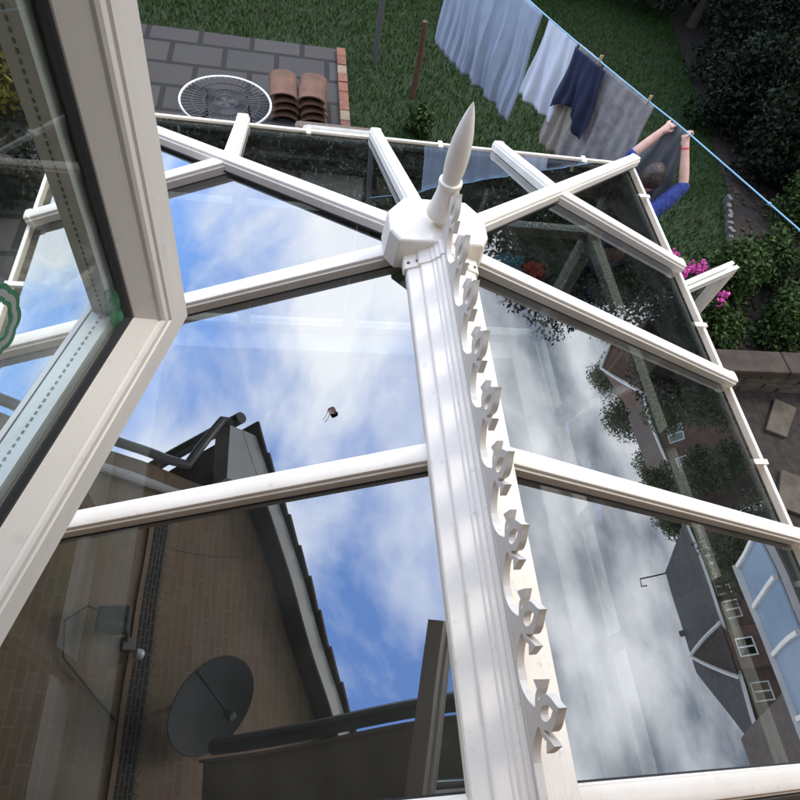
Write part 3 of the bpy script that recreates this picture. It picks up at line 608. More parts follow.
# neighbour's conservatory
nc = empty('conservatory', (10, 0, 0), "neighbour's lean-to conservatory with pale blue roof and white bars, mirrored low in the right glass", 'conservatory')
tilt = lambda x: 2.38+(x-9)*.27
m = MB(); m.prism([(9,-2.6,tilt(9)), (9,1.5,tilt(9)), (10.7,1.5,tilt(10.7)), (10.7,-2.6,tilt(10.7))], 0, thick=.03); m.build('roof', M['blue_roof'], nc)
for y in (-2.55, -1.7, -.85, .05, .8, 1.47): MB().extrude([(-.03,0),(-.03,.05),(.03,.05),(.03,0)], (8.97,y,tilt(8.97)+.03), (10.7,y,tilt(10.7)+.03), (0,0,1)).build('glazing_bar', M['upvc'], nc)
MB().bb(8.90, 8.985, -2.6, 1.5, 2.27, 2.37).build('gutter', M['upvc'], nc); MB().bb(10.7, 10.85, -2.6, 1.5, 2.80, 2.97).build('flashing', M['upvc'], nc)
m = MB(); m.bb(9.02, 9.12, -2.6, 1.5, 0, .6)
for y in (-2.55, -1.75, -.95, -.15, .65, 1.45): m.bb(9.03, 9.11, y-.04, y+.04, .6, 2.36)
m.bb(9.03, 9.11, -2.6, 1.5, 1.8, 1.87); m.build('wall_frame', M['upvc'], nc); MB().bb(9.06, 9.08, -2.55, 1.45, .6, 2.36).build('window_pane', M['far_glass'], nc)
b3 = empty('brick_house', (13.5, -2, 0), "neighbour's brick house end with dark tiled roof behind the pale blue lean-to", 'house')
MB().bb(10.9, 16, -6, -.6, 0, 2.9).build('wall', M['brick_brown'], b3)
m = MB(); m.add([(10.7,-6.2,2.85),(10.7,-.4,2.85),(16,-.4,2.85),(16,-6.2,2.85),(13.4,-6.2,4.0),(13.4,-.9,4.0)], [(0,1,5,4),(1,2,5),(2,3,4,5),(3,0,4),(0,3,2,1)]); m.build('roof', M['tile_brown'], b3)

# ------------------------------------------------------------------ trees, hedges, fences
def tree(name, x, y, h, r, n, size, m, label, cat='tree', group=None, trunk=.10, lo=.25, nl=9, squash=.85):
    t = empty(name, (x, y, 0), label, cat, group)
    tm = MB(); top = Vector((x+random.uniform(-.1,.1)*r, y+random.uniform(-.1,.1)*r, h*.8))
    tm.tube([(x,y,-.05), Vector((x,y,0)).lerp(top,.4)+Vector((.05,.03,0)), Vector((x,y,0)).lerp(top,.7), top], [trunk, trunk*.8, trunk*.5, trunk*.15], 9)
    cl = []
    for k in range(nl):
        a = 2.4*k+random.random(); f = lo+(1-lo)*(k+.5)/nl; rad = r*(.75 if f < .75 else .45)*(random.uniform(.55,1.0)); zc = h*f*.94
        c = Vector((x+math.cos(a)*rad*.75, y+math.sin(a)*rad*.75, zc)); cr = r*random.uniform(.38,.60)*(1-.35*max(0,f-.5))
        cl.append((c.x, c.y, c.z, cr, squash))
        tm.tube([Vector((x,y,0)).lerp(top, f*.7), Vector((x,y,0)).lerp(top, f*.8).lerp(c,.5), c], [trunk*.35, trunk*.22, trunk*.08], 6)
    cl.append((x, y, h*.55, r*.62, squash)); cl.append((x, y, h*.86, r*.40, squash))
    tm.build('trunk', M['bark'], t, smooth=True)
    quads('crown', *leaves(cl, n, size), m, t); return t
# dark evergreen planting on the right and at the end of the garden
G1 = 'dark trees along the right of the garden'
for x, y, h, r, n, lab in ((5.5,4.75,1.5,.75,5500,'dark rounded bush behind the leaf strewn bed'), (6.3,5.6,2.0,.95,6500,'dark bush in the corner beyond the washing line'), (5.25,5.75,1.3,.65,4500,'dark low bush at the edge of the lawn beyond the raised hands'), (6.9,4.4,1.9,.9,5500,'dark bush at the right edge under the washing line'), (5.6,6.9,1.8,.8,5000,'dark bush highest in the picture at the right side of the lawn')):
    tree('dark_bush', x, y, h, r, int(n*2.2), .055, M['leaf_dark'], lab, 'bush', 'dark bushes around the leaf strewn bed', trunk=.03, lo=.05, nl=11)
for x, y, h, r, n, lab in ((7.4,7.0,4.9,1.8,14000,'tall dark evergreen tree in the top right corner of the garden'), (5.9,8.7,5.1,1.6,11000,'dark evergreen tree behind the washing line'),
        (8.6,4.6,3.2,1.3,8000,'broad dark tree at the right edge past the leaf strewn bed'), (9.9,8.0,5.0,1.9,10000,'dark tree furthest back on the right'), (7.8,9.8,5.7,2.0,11000,'dark tree at the far right end of the lawn'), (7.0,1.6,1.7,.9,4500,'low dark shrubby tree at the right beyond the sleeper wall')):
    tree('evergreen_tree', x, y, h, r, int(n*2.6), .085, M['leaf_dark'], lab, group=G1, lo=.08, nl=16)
for x, y, h, r, n, lab in ((5.0,2.55,.95,.62,5200,'bushy mid green shrub beside the low sleeper wall'), (4.55,3.05,.55,.36,2200,'small green shrub between the pale edging and the larger bush'), (5.9,3.1,1.1,.7,5200,'taller green shrub at the right edge of the bed'), (4.35,2.2,.55,.38,2400,'low green shrub just behind the sleeper wall'), (6.2,2.1,.9,.6,3400,'green shrub furthest right above the sleeper wall'), (5.5,4.0,.8,.5,2600,'darker green shrub at the back of the leaf strewn bed'), (4.0,2.75,.6,.42,2600,'green shrub between the magenta flowers and the sleeper wall'), (3.6,2.1,.45,.32,1800,'low green shrub tucked behind the gutter beside the sleeper wall')):
    tree('green_shrub', x, y, h, r, int(n*1.7), .045, M['leaf_mid'], lab, 'shrub', 'shrubs in the right flower bed', trunk=.02, lo=.1, nl=12)
tree('golden_shrub', -3.05, 4.75, 1.25, .62, 4200, .07, M['leaf_yellow'], 'golden yellow shrub seen through the open window pane at top left', 'shrub', trunk=.025, lo=.15, nl=10)
tree('green_shrub', -2.9, 3.4, .8, .45, 2200, .06, M['leaf_dark'], 'dark green shrub on the left of the conservatory below the golden one', 'shrub', trunk=.02, lo=.1)
tree('green_shrub', -3.2, 6.0, 1.5, .7, 4000, .08, M['leaf_dark'], 'dark shrub behind the golden yellow shrub', 'shrub', trunk=.03, lo=.1)
tree('green_shrub', 1.0, 5.0, .34, .22, 1100, .05, M['leaf_mid'], 'small pale green plant at the lawn edge behind the front gutter', 'shrub', trunk=.01, lo=.1)
h_e = empty('hedge', (1, 9.6, 0), 'long dark clipped hedge across the end of the lawn', 'hedge')
hc = [(x, 9.6+random.uniform(-.15,.15), z, .75, .8) for x in np.arange(-4.2, 8, .6) for z in (.6, 1.35)]
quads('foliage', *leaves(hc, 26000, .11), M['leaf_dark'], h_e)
MB().tube([(-4.2,9.6,.4), (8,9.6,.4)], .05, 6).build('stem', M['bark'], h_e)
for i, (x, y, h, r, lab) in enumerate(((-1.5,15,5,2.2,'leftmost tree behind the hedge'), (3.2,14.5,4.6,2.2,'middle tree behind the hedge'), (8,15.5,5.5,2.5,'right hand tree behind the hedge'))):
    tree('garden_tree', x, y, h, r, 5000, .2, M['leaf_dark'], lab, group='trees behind the hedge', trunk=.14, lo=.2)
tree('garden_tree', 20, 4.0, 4.1, 2.0, 13000, .11, M['leaf_far'], 'green tree between the lean-to and the red house in the right reflection', trunk=.12, lo=.3)
tree('garden_tree', 33, 12.0, 7.2, 1.9, 10000, .16, M['leaf_far'], 'round green tree beside the red brick house in the reflection', trunk=.2, lo=.3)
tree('garden_tree', 27, 12.8, 5.0, 2.0, 10000, .13, M['leaf_far'], 'green tree in front of the long brown roof in the reflection', trunk=.2, lo=.25)
for x, y, h, r, lab in ((50,15.5,9.5,2.6,'dark tree rising over the low end of the long brown roof'), (50,20,9.6,2.8,'dark tree rising over the middle of the long brown roof'), (50,25.5,11.0,3.2,'tallest tree rising over the gable of the long house'), (52,31,11.5,3.5,'dark tree beyond the far end of the long house')):
    tree('garden_tree', x, y, h, r, 12000, .2, M['leaf_far'], lab, group='trees behind the long house', trunk=.25, lo=.3)
tree('garden_tree', 25, 19.5, 5.2, 2.4, 11000, .14, M['leaf_far'], 'leafy tree hiding the wall below the brown gable', trunk=.18, lo=.2)

def fence(name, a, b, h, label):
    a, b = Vector(a), Vector(b); t = empty(name, a, label, 'fence'); d = (b-a); n = max(1, round(d.length/1.8)); d.normalize(); nn = Vector((d.y,-d.x,0)); z = Vector((0,0,1))
    seg = (b-a).length/n
    for i in range(n):
        m = MB(); k = int(seg/.115)
        for j in range(k): m.box(a+d*(seg*i+(j+.5)*seg/k)+z*(h/2)+nn*(.006*(j%2)), (seg/k*.97, .016, h), (d, nn, z))
        m.box(a+d*(seg*(i+.5))+z*.35-nn*.035, (seg, .04, .06), (d, nn, z)); m.box(a+d*(seg*(i+.5))+z*(h-.35)-nn*.035, (seg, .04, .06), (d, nn, z))
        m.build('fence_panel', M['wood_dark'], t)
    for i in range(n+1): MB().box(a+d*(seg*i)+z*(h/2+.05)-nn*.06, (.09,.09,h+.1), (d, nn, z)).build('fence_post', M['wood_dark'], t)
fence('wooden_fence', (-3.85,1.5,0), (-3.85,10.4,0), 1.7, 'dark wooden fence along the left side of the garden')
fence('wooden_fence', (7.8,-1.5,0), (7.8,3.0,0), 1.6, 'dark wooden fence on the right beyond the soil path')

# ------------------------------------------------------------------ right-hand garden details
wl = empty('sleeper_wall', (3.2, 1.62, 0), 'low brown wall of stone courses topped with timber sleepers', 'wall')
for x0, x1 in ((2.95,4.02), (4.03,5.15), (5.16,6.3)): MB().bb(x0, x1, 1.50, 1.74, .29, .37).build('sleeper', M['wood_sleeper'], wl, bevel=.012)
for r in range(4):
    x = 2.95-.13*(r%2); 
    m = MB()
    while x < 6.2:
        l = random.uniform(.24,.44); m.bb(max(x,2.95), min(x+l,6.25), 1.535+random.uniform(-.012,.012), 1.70, .004+r*.072, .004+r*.072+.064); x += l+.010
    m.build('stone_course', M['stone'], wl, bevel=.006)
def slab(poly, label):
    m = MB(); m.prism([(x, y, .012) for x, y in poly], 0, thick=.04)
    cx_, cy_ = sum(p[0] for p in poly)/len(poly), sum(p[1] for p in poly)/len(poly)
    tag(m.build('stepping_stone', M['stone'], loc=(cx_, cy_, 0), bevel=.008), label, 'stepping stone', 'stepping stones on the soil path')
slab([(4.07,1.44), (4.26,1.34), (4.00,1.02), (3.82,1.10)], 'tilted stone slab in the soil nearest the sleeper wall')
slab([(3.79,.70), (4.02,.60), (3.84,.26), (3.60,.36)], 'stone slab in the soil beside the right gutter, further from the wall')
slab([(3.55,-.05), (3.85,-.1), (3.72,-.5), (3.42,-.44)], 'stone slab nearest the house on the soil path')
ed = empty('lawn_edging', (4.55, 3.9, 0), 'row of pale short stakes edging the lawn on the right', 'edging')
m = MB()
for k in range(16):
    f = k/15; x, y = 4.72+(4.40-4.72)*f, 4.30+(3.35-4.30)*f
    MB().tube([(x+random.uniform(-.01,.01), y, -.03), (x+random.uniform(-.02,.02), y+random.uniform(-.01,.01), .10+random.uniform(-.025,.03))], .028, 8).build('stake', M['stone_pale'], ed)
tag(MB().tube([(6.4,5.0,0), (6.15,4.75,.5), (6.0,4.5,.9), (5.6,4.1,1.3)], [.06,.05,.04,.02], 8).build('dead_branch', mat('pale_bark', (.26, .22, .17), .9, noise=(.14, .11, .08), scale=14, bump=.6), loc=(6.4,5.0,0), smooth=True), 'pale bare branch leaning among the dark trees at the right edge', 'branch')
fb = empty('flowering_plant', (3.28, 2.5, 0), 'plant with bright magenta flowers behind the open side window', 'flower')
quads('foliage', *leaves([(3.28,2.52,.30,.26), (3.2,2.6,.4,.2), (3.42,2.5,.42,.2), (3.5,2.3,.35,.18)], 1700, .05), M['leaf_mid'], fb)
m = MB()
for k in range(9): m.tube([(3.28,2.5,0), (3.28+random.uniform(-.2,.25), 2.5+random.uniform(-.15,.15), .5)], .006, 5)
m.build('stem', M['bark'], fb)
cl = [(3.28+random.uniform(-.22,.24), 2.56+random.uniform(-.12,.12), .54+random.uniform(-.06,.08), .055) for _ in range(16)] + [(3.56,2.26,.52,.045), (3.52,2.20,.48,.04)]
quads('blossom', *leaves(cl, 900, .036, .9), M['petal'], fb)

# back patio pieces just behind the front gutter
tb = empty('garden_table', (-1.02, 4.12, 0), 'round black mesh garden table with a pale metal rim behind the front gutter', 'table')
m = MB(); m.lathe([(.40,.70), (.415,.705), (.42,.715), (.415,.725), (.40,.72), (.40,.70)], (-1.02,4.12,0), 48, None, False); m.build('rim', mat('pale_metal', (.72, .72, .70), .3, metal=.4), tb, smooth=True)
m = MB()
for k in range(24):
    a = math.pi*k/24; m.tube([(-1.02+math.cos(a)*.4, 4.12+math.sin(a)*.4, .71), (-1.02-math.cos(a)*.4, 4.12-math.sin(a)*.4, .71)], .005, 5)
for r in (.1,.2,.3): m.tube([(-1.02+math.cos(t)*r, 4.12+math.sin(t)*r, .712) for t in np.linspace(0,6.283,40)], .005, 5)
m.build('mesh_top', M['gutter_black'], tb)
for k in range(4):
    a = math.pi/4+k*math.pi/2; MB().tube([(-1.02+math.cos(a)*.25,4.12+math.sin(a)*.25,.70), (-1.02+math.cos(a)*.36,4.12+math.sin(a)*.36,.02)], .013, 6).build('leg', M['gutter_black'], tb)
GT = 'stacked curved tiles on the patio'
tile_m = mat('clay_tile', (.17, .085, .05), .85, noise=(.10, .055, .035), scale=8, bump=.4)
names = [['bottom', 'second', 'third', 'top'], ['bottom', 'second', 'third', 'top']]
first = None
for cidx, (x, w_) in enumerate(((-.50,'left'), (-.18,'right'))):
    for k in range(4):
        loc = (x+random.uniform(-.02,.02), 5.2, .03+.085*k)
        if first is None:
            m = MB(); n = 14; o1 = []
            for i in range(n+1):
                t = math.pi*i/n; o1.append((.15*math.cos(t), .075*math.sin(t)))
            prof = o1 + [(a*.86, b*.80) for a, b in o1[::-1]]
            m.extrude(prof, (loc[0], 4.95, loc[2]), (loc[0], 5.40, loc[2]), (0,0,1)); first = m.build('ridge_tile', tile_m, loc=loc); o = first
        else:
            o = first.copy(); COL.objects.link(o); o.location = loc; o.rotation_euler.z = random.uniform(-.08,.08)
        pos = ['lowest curved clay tile', 'second curved clay tile from the ground', 'third curved clay tile from the ground', 'topmost curved clay tile'][k]
        tag(o, f'{pos} in the {w_} stack on the patio', 'roof tile', GT)
for k in range(9):
    pass
be = empty('brick_edging', (.18, 4.6, 0), 'row of red bricks edging the patio against the lawn', 'edging')
for k in range(20):
    MB().bb(.125, .235, 2.75+.19*k, 2.75+.19*k+.18, -.02, .075+random.uniform(-.008,.008)).build('brick', M['brick_tan'] if k % 5 == 2 else mat('edging_brick', (.24, .10, .06), .9, noise=(.16, .07, .045), scale=12, bump=.3) if k == 0 else bpy.data.materials['edging_brick'], be, bevel=.006)
tag(MB().tube([(1.02,5.75,0), (1.03,5.76,.45), (1.0,5.74,.9)], [.04,.035,.03], 8).build('timber_post', mat('red_wood', (.11, .05, .03), .8, noise=(.07, .035, .02), scale=12, bump=.3), loc=(1.02,5.75,0)), 'short reddish brown post standing in the lawn behind the finial', 'post')
# cushioned garden armchair beyond the front windows
ac = empty('garden_armchair', (.0, 3.35, 0), 'beige cushioned garden armchair seen through the front roof glass', 'armchair')
wick = mat('wicker', (.16, .12, .085), .8, noise=(.09, .065, .045), scale=40, bump=.6); cush = mat('cushion', (.46, .43, .38), .9, noise=(.38, .355, .31), scale=10)
MB().bb(-.36, .36, 3.05, 3.65, .14, .36).build('base', wick, ac, bevel=.03)
for x in (-.42, .42): MB().bb(x-.07, x+.07, 3.02, 3.68, .06, .60).build('armrest', wick, ac, bevel=.04)
MB().bb(-.40, .40, 3.62, 3.78, .2, .85).build('backrest', wick, ac, bevel=.05)
MB().bb(-.34, .34, 3.05, 3.60, .362, .50).build('seat_cushion', cush, ac, bevel=.05)
MB().bb(-.34, .34, 3.50, 3.64, .502, .92).build('back_cushion', cush, ac, bevel=.06)
for x in (-.4,.4):
    for y in (3.06, 3.70): MB().tube([(x,y,0), (x,y,.1)], .025, 8).build('leg', M['wood_dark'], ac)

# ------------------------------------------------------------------ washing line, laundry, person
LZ = 1.88
LA, LB = Vector((4.02,-1.5,1.95)), Vector((.55,6.4,1.98))
def lp(y):
    f = (y+1.5)/7.9
    p = LA.lerp(LB, f); 
    # measured run of the line past the person
    xs = np.interp(y, [-1.5, 1.55, 2.55, 2.64, 2.88, 3.18, 3.61, 4.03, 6.4], [4.15, 2.93, 2.45, 2.405, 2.262, 2.10, 1.87, 1.66, .60]); return Vector((float(xs), y, LZ - .0))
ys = list(np.linspace(-1.5, 6.4, 60))
wl_ = empty('washing_line', (4.15, -1.5, LZ), 'thin blue washing line running across the garden to a far post', 'washing line')
MB().tube([lp(y) for y in ys], .0055, 8).build('cord', M['rope'], wl_, smooth=True)
k_ = lp(1.80); MB().lathe([(.002,-.012), (.010,-.008), (.011,0), (.010,.008), (.002,.012)], k_, 10).build('knot', M['rope'], wl_)
tag(MB().tube([(.60,6.42,-.1), (.60,6.42,2.05)], .035, 10).build('line_post', M['gutter_grey'], loc=(.6,6.42,0)), 'plain metal post holding the far end of the washing line', 'post')
def cloth(name, y0, y1, drop, m, label, cat, amp=.03, waves=3.5, flare=.0, taper=0, off=0, sway=0, nu=40, nv=26, group=None, shape=None, zoff=0):
    P = []; ph = [random.uniform(0, 6.28) for _ in range(4)]
    for j in range(nv+1):
        v = j/nv
        for i in range(nu+1):
            u = i/nu; yy = y0+(y1-y0)*u
            p = lp(yy); tdir = Vector((-.45,.89,0)); nd = Vector((.89,.45,0))
            wv = math.sin(u*waves*6.28+1.3*v+.9*math.sin(u*5+ph[0]))*(.6+.5*math.sin(u*7+ph[1]))+.45*math.sin(u*waves*2.3*6.28+ph[2]+v*2)+.25*math.sin(v*9+u*6+ph[3])*v
            p = p + nd*(amp*wv*(.12+.88*v)+off+sway*v) + tdir*((u-.5)*(flare*v) + .012*math.sin(7*v+u*9))
            d = drop*(shape(u) if shape else 1)
            p.z = LZ + zoff - d*v + .012*math.sin(u*9+v*5)*v
            P.append(p)
    F = [(j*(nu+1)+i, j*(nu+1)+i+1, (j+1)*(nu+1)+i+1, (j+1)*(nu+1)+i) for j in range(nv) for i in range(nu)]
    mb = MB(); mb.add(P, F); o = mb.build(name, m, loc=lp((y0+y1)/2), smooth=True)
    s = o.modifiers.new('thick', 'SOLIDIFY'); s.thickness = .004; tag(o, label, cat, group); return o
M['sheet'] = mat('sheet_pattern', (.20, .185, .17), .9, noise=(.30, .285, .27), scale=13, bump=.2)
M['towel_blue'] = mat('sheet_blue', (.26, .30, .36), .9, noise=(.31, .35, .41), scale=6)
M['grey_cloth'] = mat('grey_cloth', (.085, .088, .09), .9, noise=(.11, .11, .115), scale=10)
M['navy'] = mat('navy_cloth', (.010, .014, .04), .9, noise=(.016, .022, .055), scale=9)
M['white_cloth'] = mat('white_cloth', (.62, .64, .68), .85, noise=(.55, .57, .62), scale=5)
M['beige'] = mat('beige_cloth', (.33, .29, .24), .9, noise=(.27, .24, .20), scale=12)
cloth('bed_sheet', 2.84, 3.34, .98, M['sheet'], 'grey patterned bed sheet hanging on the washing line beside the person', 'sheet', amp=.030, waves=2.6, flare=.16)
cloth('garment', 3.28, 3.60, .58, M['navy'], 'dark navy garment hanging behind the patterned sheet on the line', 'laundry', amp=.032, waves=2.0, flare=.10, off=-.06, shape=lambda u: .86+.14*math.sin(u*6.28+1))
cloth('garment', 3.38, 3.62, .92, M['beige'], 'beige cloth hanging below and behind the navy garment', 'laundry', amp=.028, waves=2.0, off=.02, flare=.12)
cloth('bed_sheet', 4.06, 5.35, 1.0, M['towel_blue'], 'plain blue grey sheet hanging furthest along the washing line', 'sheet', amp=.035, waves=6, flare=.05)
cloth('garment', 3.64, 3.98, .70, M['white_cloth'], 'white cloth hanging between the navy garment and the blue grey sheet', 'laundry', amp=.035, waves=1.8, off=0, flare=.10)
cloth('garment', 2.52, 2.68, .60, M['grey_cloth'], 'dark grey garment being pegged up between the two raised hands', 'laundry', amp=.028, waves=1.8, flare=.30, sway=-.04)
for y, c in ((2.90,'upper'), (3.40,'lower')):
    p = lp(y); t = MB(); t.box(p+Vector((.008,0,.01)), (.008,.012,.075)); t.box(p+Vector((-.008,0,.01)), (.008,.012,.075))
    tag(t.build('clothes_peg', mat('peg_wood', (.45, .33, .2), .7), loc=p, bevel=.002), 'small wooden peg holding the end of the patterned sheet nearest the person' if c == 'upper' else 'small wooden peg holding the far end of the patterned sheet', 'peg', 'pegs on the washing line')
# laundry basket on the lawn
bk = empty('laundry_basket', (1.62, 2.55, 0), 'laundry basket with teal and red clothes seen through the right roof glass', 'basket')
m = MB()
for k in range(26):
    a = 6.283*k/26; m.tube([(1.62+.22*math.cos(a), 2.55+.17*math.sin(a), .03), (1.62+.29*math.cos(a), 2.55+.22*math.sin(a), .42)], .008, 6)
for z, s in ((.04,.78), (.14,.83), (.24,.90), (.34,.96), (.42,1.0)): m.tube([(1.62+.29*s*math.cos(t), 2.55+.22*s*math.sin(t), z) for t in np.linspace(0,6.283,40)], .011, 6)
m.build('basket_frame', wick, bk, smooth=True)
def lump(name, c, r, col, label):
    bm = bmesh.new(); bmesh.ops.create_icosphere(bm, subdivisions=4, radius=1)
    for v in bm.verts:
        q = v.co.copy(); f = 1+.13*math.sin(9*q.x+4*q.y)+.11*math.sin(11*q.y+3*q.z+1)+.07*math.sin(17*q.z+8*q.x)
        v.co = Vector((q.x*r[0]*f, q.y*r[1]*f, q.z*r[2]*f))
    me = bpy.data.meshes.new(name); bm.to_mesh(me); bm.free(); me.polygons.foreach_set('use_smooth', [True]*len(me.polygons))
    me.materials.append(col); o = bpy.data.objects.new(name, me); COL.objects.link(o); o.location = c; tag(o, label, 'laundry'); return o
lump('folded_clothes', (1.55,2.58,.34), (.17,.15,.13), mat('teal', (.04, .16, .19), .9, noise=(.1, .25, .3), scale=20), 'crumpled teal clothes in the laundry basket')
lump('folded_clothes', (1.76,2.50,.38), (.11,.11,.10), mat('red_cloth', (.42, .05, .03), .9), 'crumpled red clothes in the laundry basket')

def skin(name, joints, edges, m, parent, sub=2, root=0):
    org = ORG[parent.name]
    me = bpy.data.meshes.new(name); me.from_pydata([Vector(j[0])-org for j in joints], edges, []); o = bpy.data.objects.new(name, me); COL.objects.link(o)
    o.modifiers.new('skin', 'SKIN'); sv = me.skin_vertices[0].data
    for i, j in enumerate(joints):
        r = j[1]; sv[i].radius = (r, r) if isinstance(r, (int, float)) else r; sv[i].use_root = (i == root)
    s = o.modifiers.new('sub', 'SUBSURF'); s.levels = sub; s.render_levels = sub
    dg = bpy.context.evaluated_depsgraph_get(); dg.update()
    nm = bpy.data.meshes.new_from_object(o.evaluated_get(dg)); bpy.data.objects.remove(o)
    nm.polygons.foreach_set('use_smooth', [True]*len(nm.polygons)); nm.materials.clear(); nm.materials.append(m)
    o = bpy.data.objects.new(name, nm); COL.objects.link(o); o.parent = parent; ORG[o.name] = org; return o
F_ = Vector((.89,.45,0)).normalized(); Lf = Vector((-.45,.89,0)).normalized(); Z = Vector((0,0,1))
pc = Vector((2.235,2.375,0))          # feet
per = empty('person', pc, 'person in a purple blue jumper with raised arms, pegging a grey garment on the line', 'person')
def B(f, l, z): return pc + F_*f + Lf*l + Z*z
handL, handR = lp(2.66)+Vector((-.02,0,-.015)), lp(2.545)+Vector((.0,0,-.02))
elbR, elbL = Vector((2.515,2.315,1.585)), Vector((2.150,2.575,1.645))
shR, shL = B(.0,-.18,1.385), B(.0,.18,1.385)
wrR = handR + (elbR-handR).normalized()*.085; wrL = handL + (elbL-handL).normalized()*.085
J = [(B(0,0,.86),.135), (B(.0,0,1.03),.115), (B(.01,0,1.20),.130), (B(.0,0,1.36),.105), (B(.02,0,1.425),.052), (B(.035,0,1.47),.050),
     (B(.0,.10,1.39),.075), (shL,.062), (shL.lerp(elbL,.5),.050), (elbL,.040), (elbL.lerp(wrL,.45),.038), (wrL,.029), (wrL.lerp(handL,.55),.026),
     (B(.0,-.10,1.39),.075), (shR,.062), (shR.lerp(elbR,.5),.050), (elbR,.040), (elbR.lerp(wrR,.45),.038), (wrR,.029), (wrR.lerp(handR,.55),.026),
     (B(0,.09,.80),.095), (B(.01,.10,.45),.062), (B(-.01,.10,.09),.042), (B(.10,.11,.035),.035), (B(0,-.09,.80),.095), (B(.01,-.10,.45),.062), (B(-.01,-.10,.09),.042), (B(.10,-.11,.035),.035)]
E_ = [(0,1),(1,2),(2,3),(3,4),(4,5),(3,6),(6,7),(7,8),(8,9),(9,10),(10,11),(11,12),(3,13),(13,14),(14,15),(15,16),(16,17),(17,18),(18,19),(0,20),(20,21),(21,22),(22,23),(0,24),(24,25),(25,26),(26,27)]
# head with a face, grown on the neck; hands with separate fingers closing on the line
hd = B(.055,0,1.565); body_parts = []
def headmesh():
    bm = bmesh.new(); bmesh.ops.create_icosphere(bm, subdivisions=4, radius=1)
    for v in bm.verts:
        q = v.co.copy(); f, l, z = q.x, q.y, q.z
        jaw = 1-.28*max(0,-z)**1.2; nose = .22*math.exp(-((l/.16)**2))*math.exp(-(((z+.12)/.22)**2)) if f > 0 else 0
        brow = .04*math.exp(-(((z-.22)/.1)**2)) if f > .3 else 0; eye = -.07*sum(math.exp(-(((l-s*.36)/.14)**2)-(((z-.06)/.10)**2)) for s in (-1,1)) if f > .4 else 0
        mouth = -.03*math.exp(-((l/.25)**2)-(((z+.48)/.05)**2)) if f > .4 else 0
        ear = .16*math.exp(-(((f+.05)/.14)**2)-(((z+.02)/.2)**2)) if abs(l) > .8 else 0
        v.co = hd + F_*(.098*f*(.93+.07*jaw)+.098*(nose+brow+eye+mouth)) + Lf*(.076*l*jaw*(1+ear)) + Z*(.118*z)
    return bm
body = skin('body', J, E_, M['skin'], per)
# join head and hands into the one continuous body mesh
bm = bmesh.new(); bm.from_mesh(body.data); org = ORG[per.name]
hb = headmesh(); tmp = bpy.data.meshes.new('t'); bmesh.ops.translate(hb, verts=hb.verts, vec=-org); hb.to_mesh(tmp); hb.free(); bm.from_mesh(tmp)
for hnd, wr, side in ((handL, wrL, 1), (handR, wrR, -1)):
    ax = (hnd-wr).normalized(); line = Vector((-.45,.89,0)).normalized(); grip = (F_ - ax*F_.dot(ax)).normalized(); acr = ax.cross(grip).normalized()
    if acr.dot(line) < 0: acr = -acr
    jj = [(wr-ax*.03,.027), (wr+ax*.035,(.032,.024)), (wr+ax*.075,(.036,.022))]; ee = [(0,1),(1,2)]
    for q, ln in zip((-.028,-.009,.010,.028), (.9,1.0,.97,.82)):
        b0 = wr+ax*.080+acr*q; i = len(jj)
        jj += [(b0,.0105), (b0+ax*.026*ln+grip*.016,.0100), (b0+ax*.022*ln+grip*.042*ln,.0092), (b0-ax*.006+grip*.046*ln,.0082)]
        ee += [(2,i),(i,i+1),(i+1,i+2),(i+2,i+3)]
    i = len(jj); tb_ = wr+ax*.030-acr*.028*side
    jj += [(tb_,.013), (tb_+ax*.03-acr*.012*side+grip*.02,.0115), (tb_+ax*.055+acr*.004*side+grip*.038,.0095)]; ee += [(1,i),(i,i+1),(i+1,i+2)]
    ho = skin('hand', jj, ee, M['skin'], per, 1); bm.from_mesh(ho.data); hm = ho.data; bpy.data.objects.remove(ho)
bm.to_mesh(body.data); bm.free(); body.data.polygons.foreach_set('use_smooth', [True]*len(body.data.polygons))
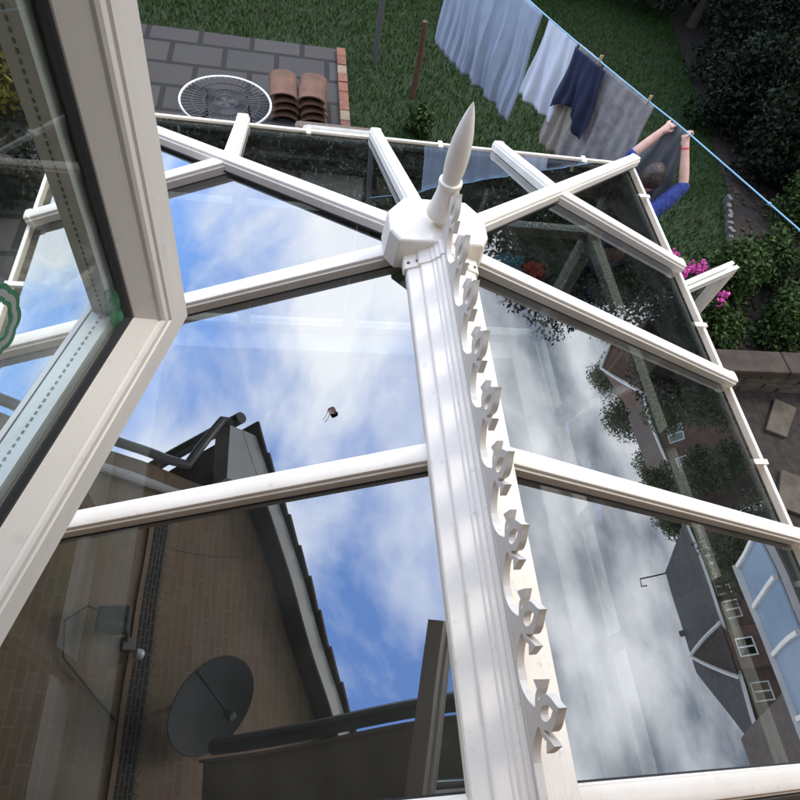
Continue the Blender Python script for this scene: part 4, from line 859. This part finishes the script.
# hair cap
hb = headmesh(); dele = [v for v in hb.verts if not ((v.co-hd).dot(Z) > -.035+.9*max(0,(v.co-hd).dot(F_)) and ((v.co-hd).dot(F_) < .055 or (v.co-hd).dot(Z) > .07))]
bmesh.ops.delete(hb, geom=dele, context='VERTS')
for v in hb.verts: q_ = v.co-hd; an = math.atan2(q_.dot(Lf), q_.dot(F_)+.03); st_ = .030*math.sin(an*23+q_.z*30)+.022*math.sin(an*41-q_.z*60+1); v.co = hd + q_*(1.10+st_) + Vector((random.uniform(-.002,.002), random.uniform(-.002,.002), random.uniform(-.002,.002))) - org
me = bpy.data.meshes.new('hair'); hb.to_mesh(me); hb.free(); me.materials.append(M['hair']); me.polygons.foreach_set('use_smooth', [True]*len(me.polygons))
o = bpy.data.objects.new('hair', me); COL.objects.link(o); o.parent = per
cufL, cufR = elbL.lerp(wrL,.06), elbR.lerp(wrR,.12)
TJ = [(B(0,0,.90),.155), (B(.0,0,1.05),.135), (B(.01,0,1.20),.148), (B(.0,0,1.36),.120), (B(.015,0,1.415),.066), (B(.0,.10,1.39),.088), (shL,.076), (shL.lerp(elbL,.5),.066), (elbL,.056), (cufL,.050),
      (B(.0,-.10,1.39),.088), (shR,.076), (shR.lerp(elbR,.5),.066), (elbR,.056), (cufR,.050)]
skin('jumper', TJ, [(0,1),(1,2),(2,3),(3,4),(3,5),(5,6),(6,7),(7,8),(8,9),(3,10),(10,11),(11,12),(12,13),(13,14)], M['knit'], per)
skin('trousers', [(B(0,0,.90),.148), (B(0,.09,.80),.108), (B(.01,.10,.45),.078), (B(-.01,.10,.10),.062), (B(0,-.09,.80),.108), (B(.01,-.10,.45),.078), (B(-.01,-.10,.10),.062)], [(0,1),(1,2),(2,3),(0,4),(4,5),(5,6)], M['denim'], per)
ax = (handR-wrR).normalized(); e1 = ax.orthogonal().normalized(); e2 = ax.cross(e1)
MB().lathe([(.027,-.006), (.030,-.006), (.031,0), (.030,.006), (.027,.006)], wrR-ax*.012, 24, (e1, e2, ax), False).build('bracelet', M['red_band'], per, smooth=True)
for l in (.10, -.10):
    MB().box(B(.045, l, .04), (.25,.09,.08), (F_, Lf, Z)).build('shoe', M['gutter_black'], per, bevel=.025)
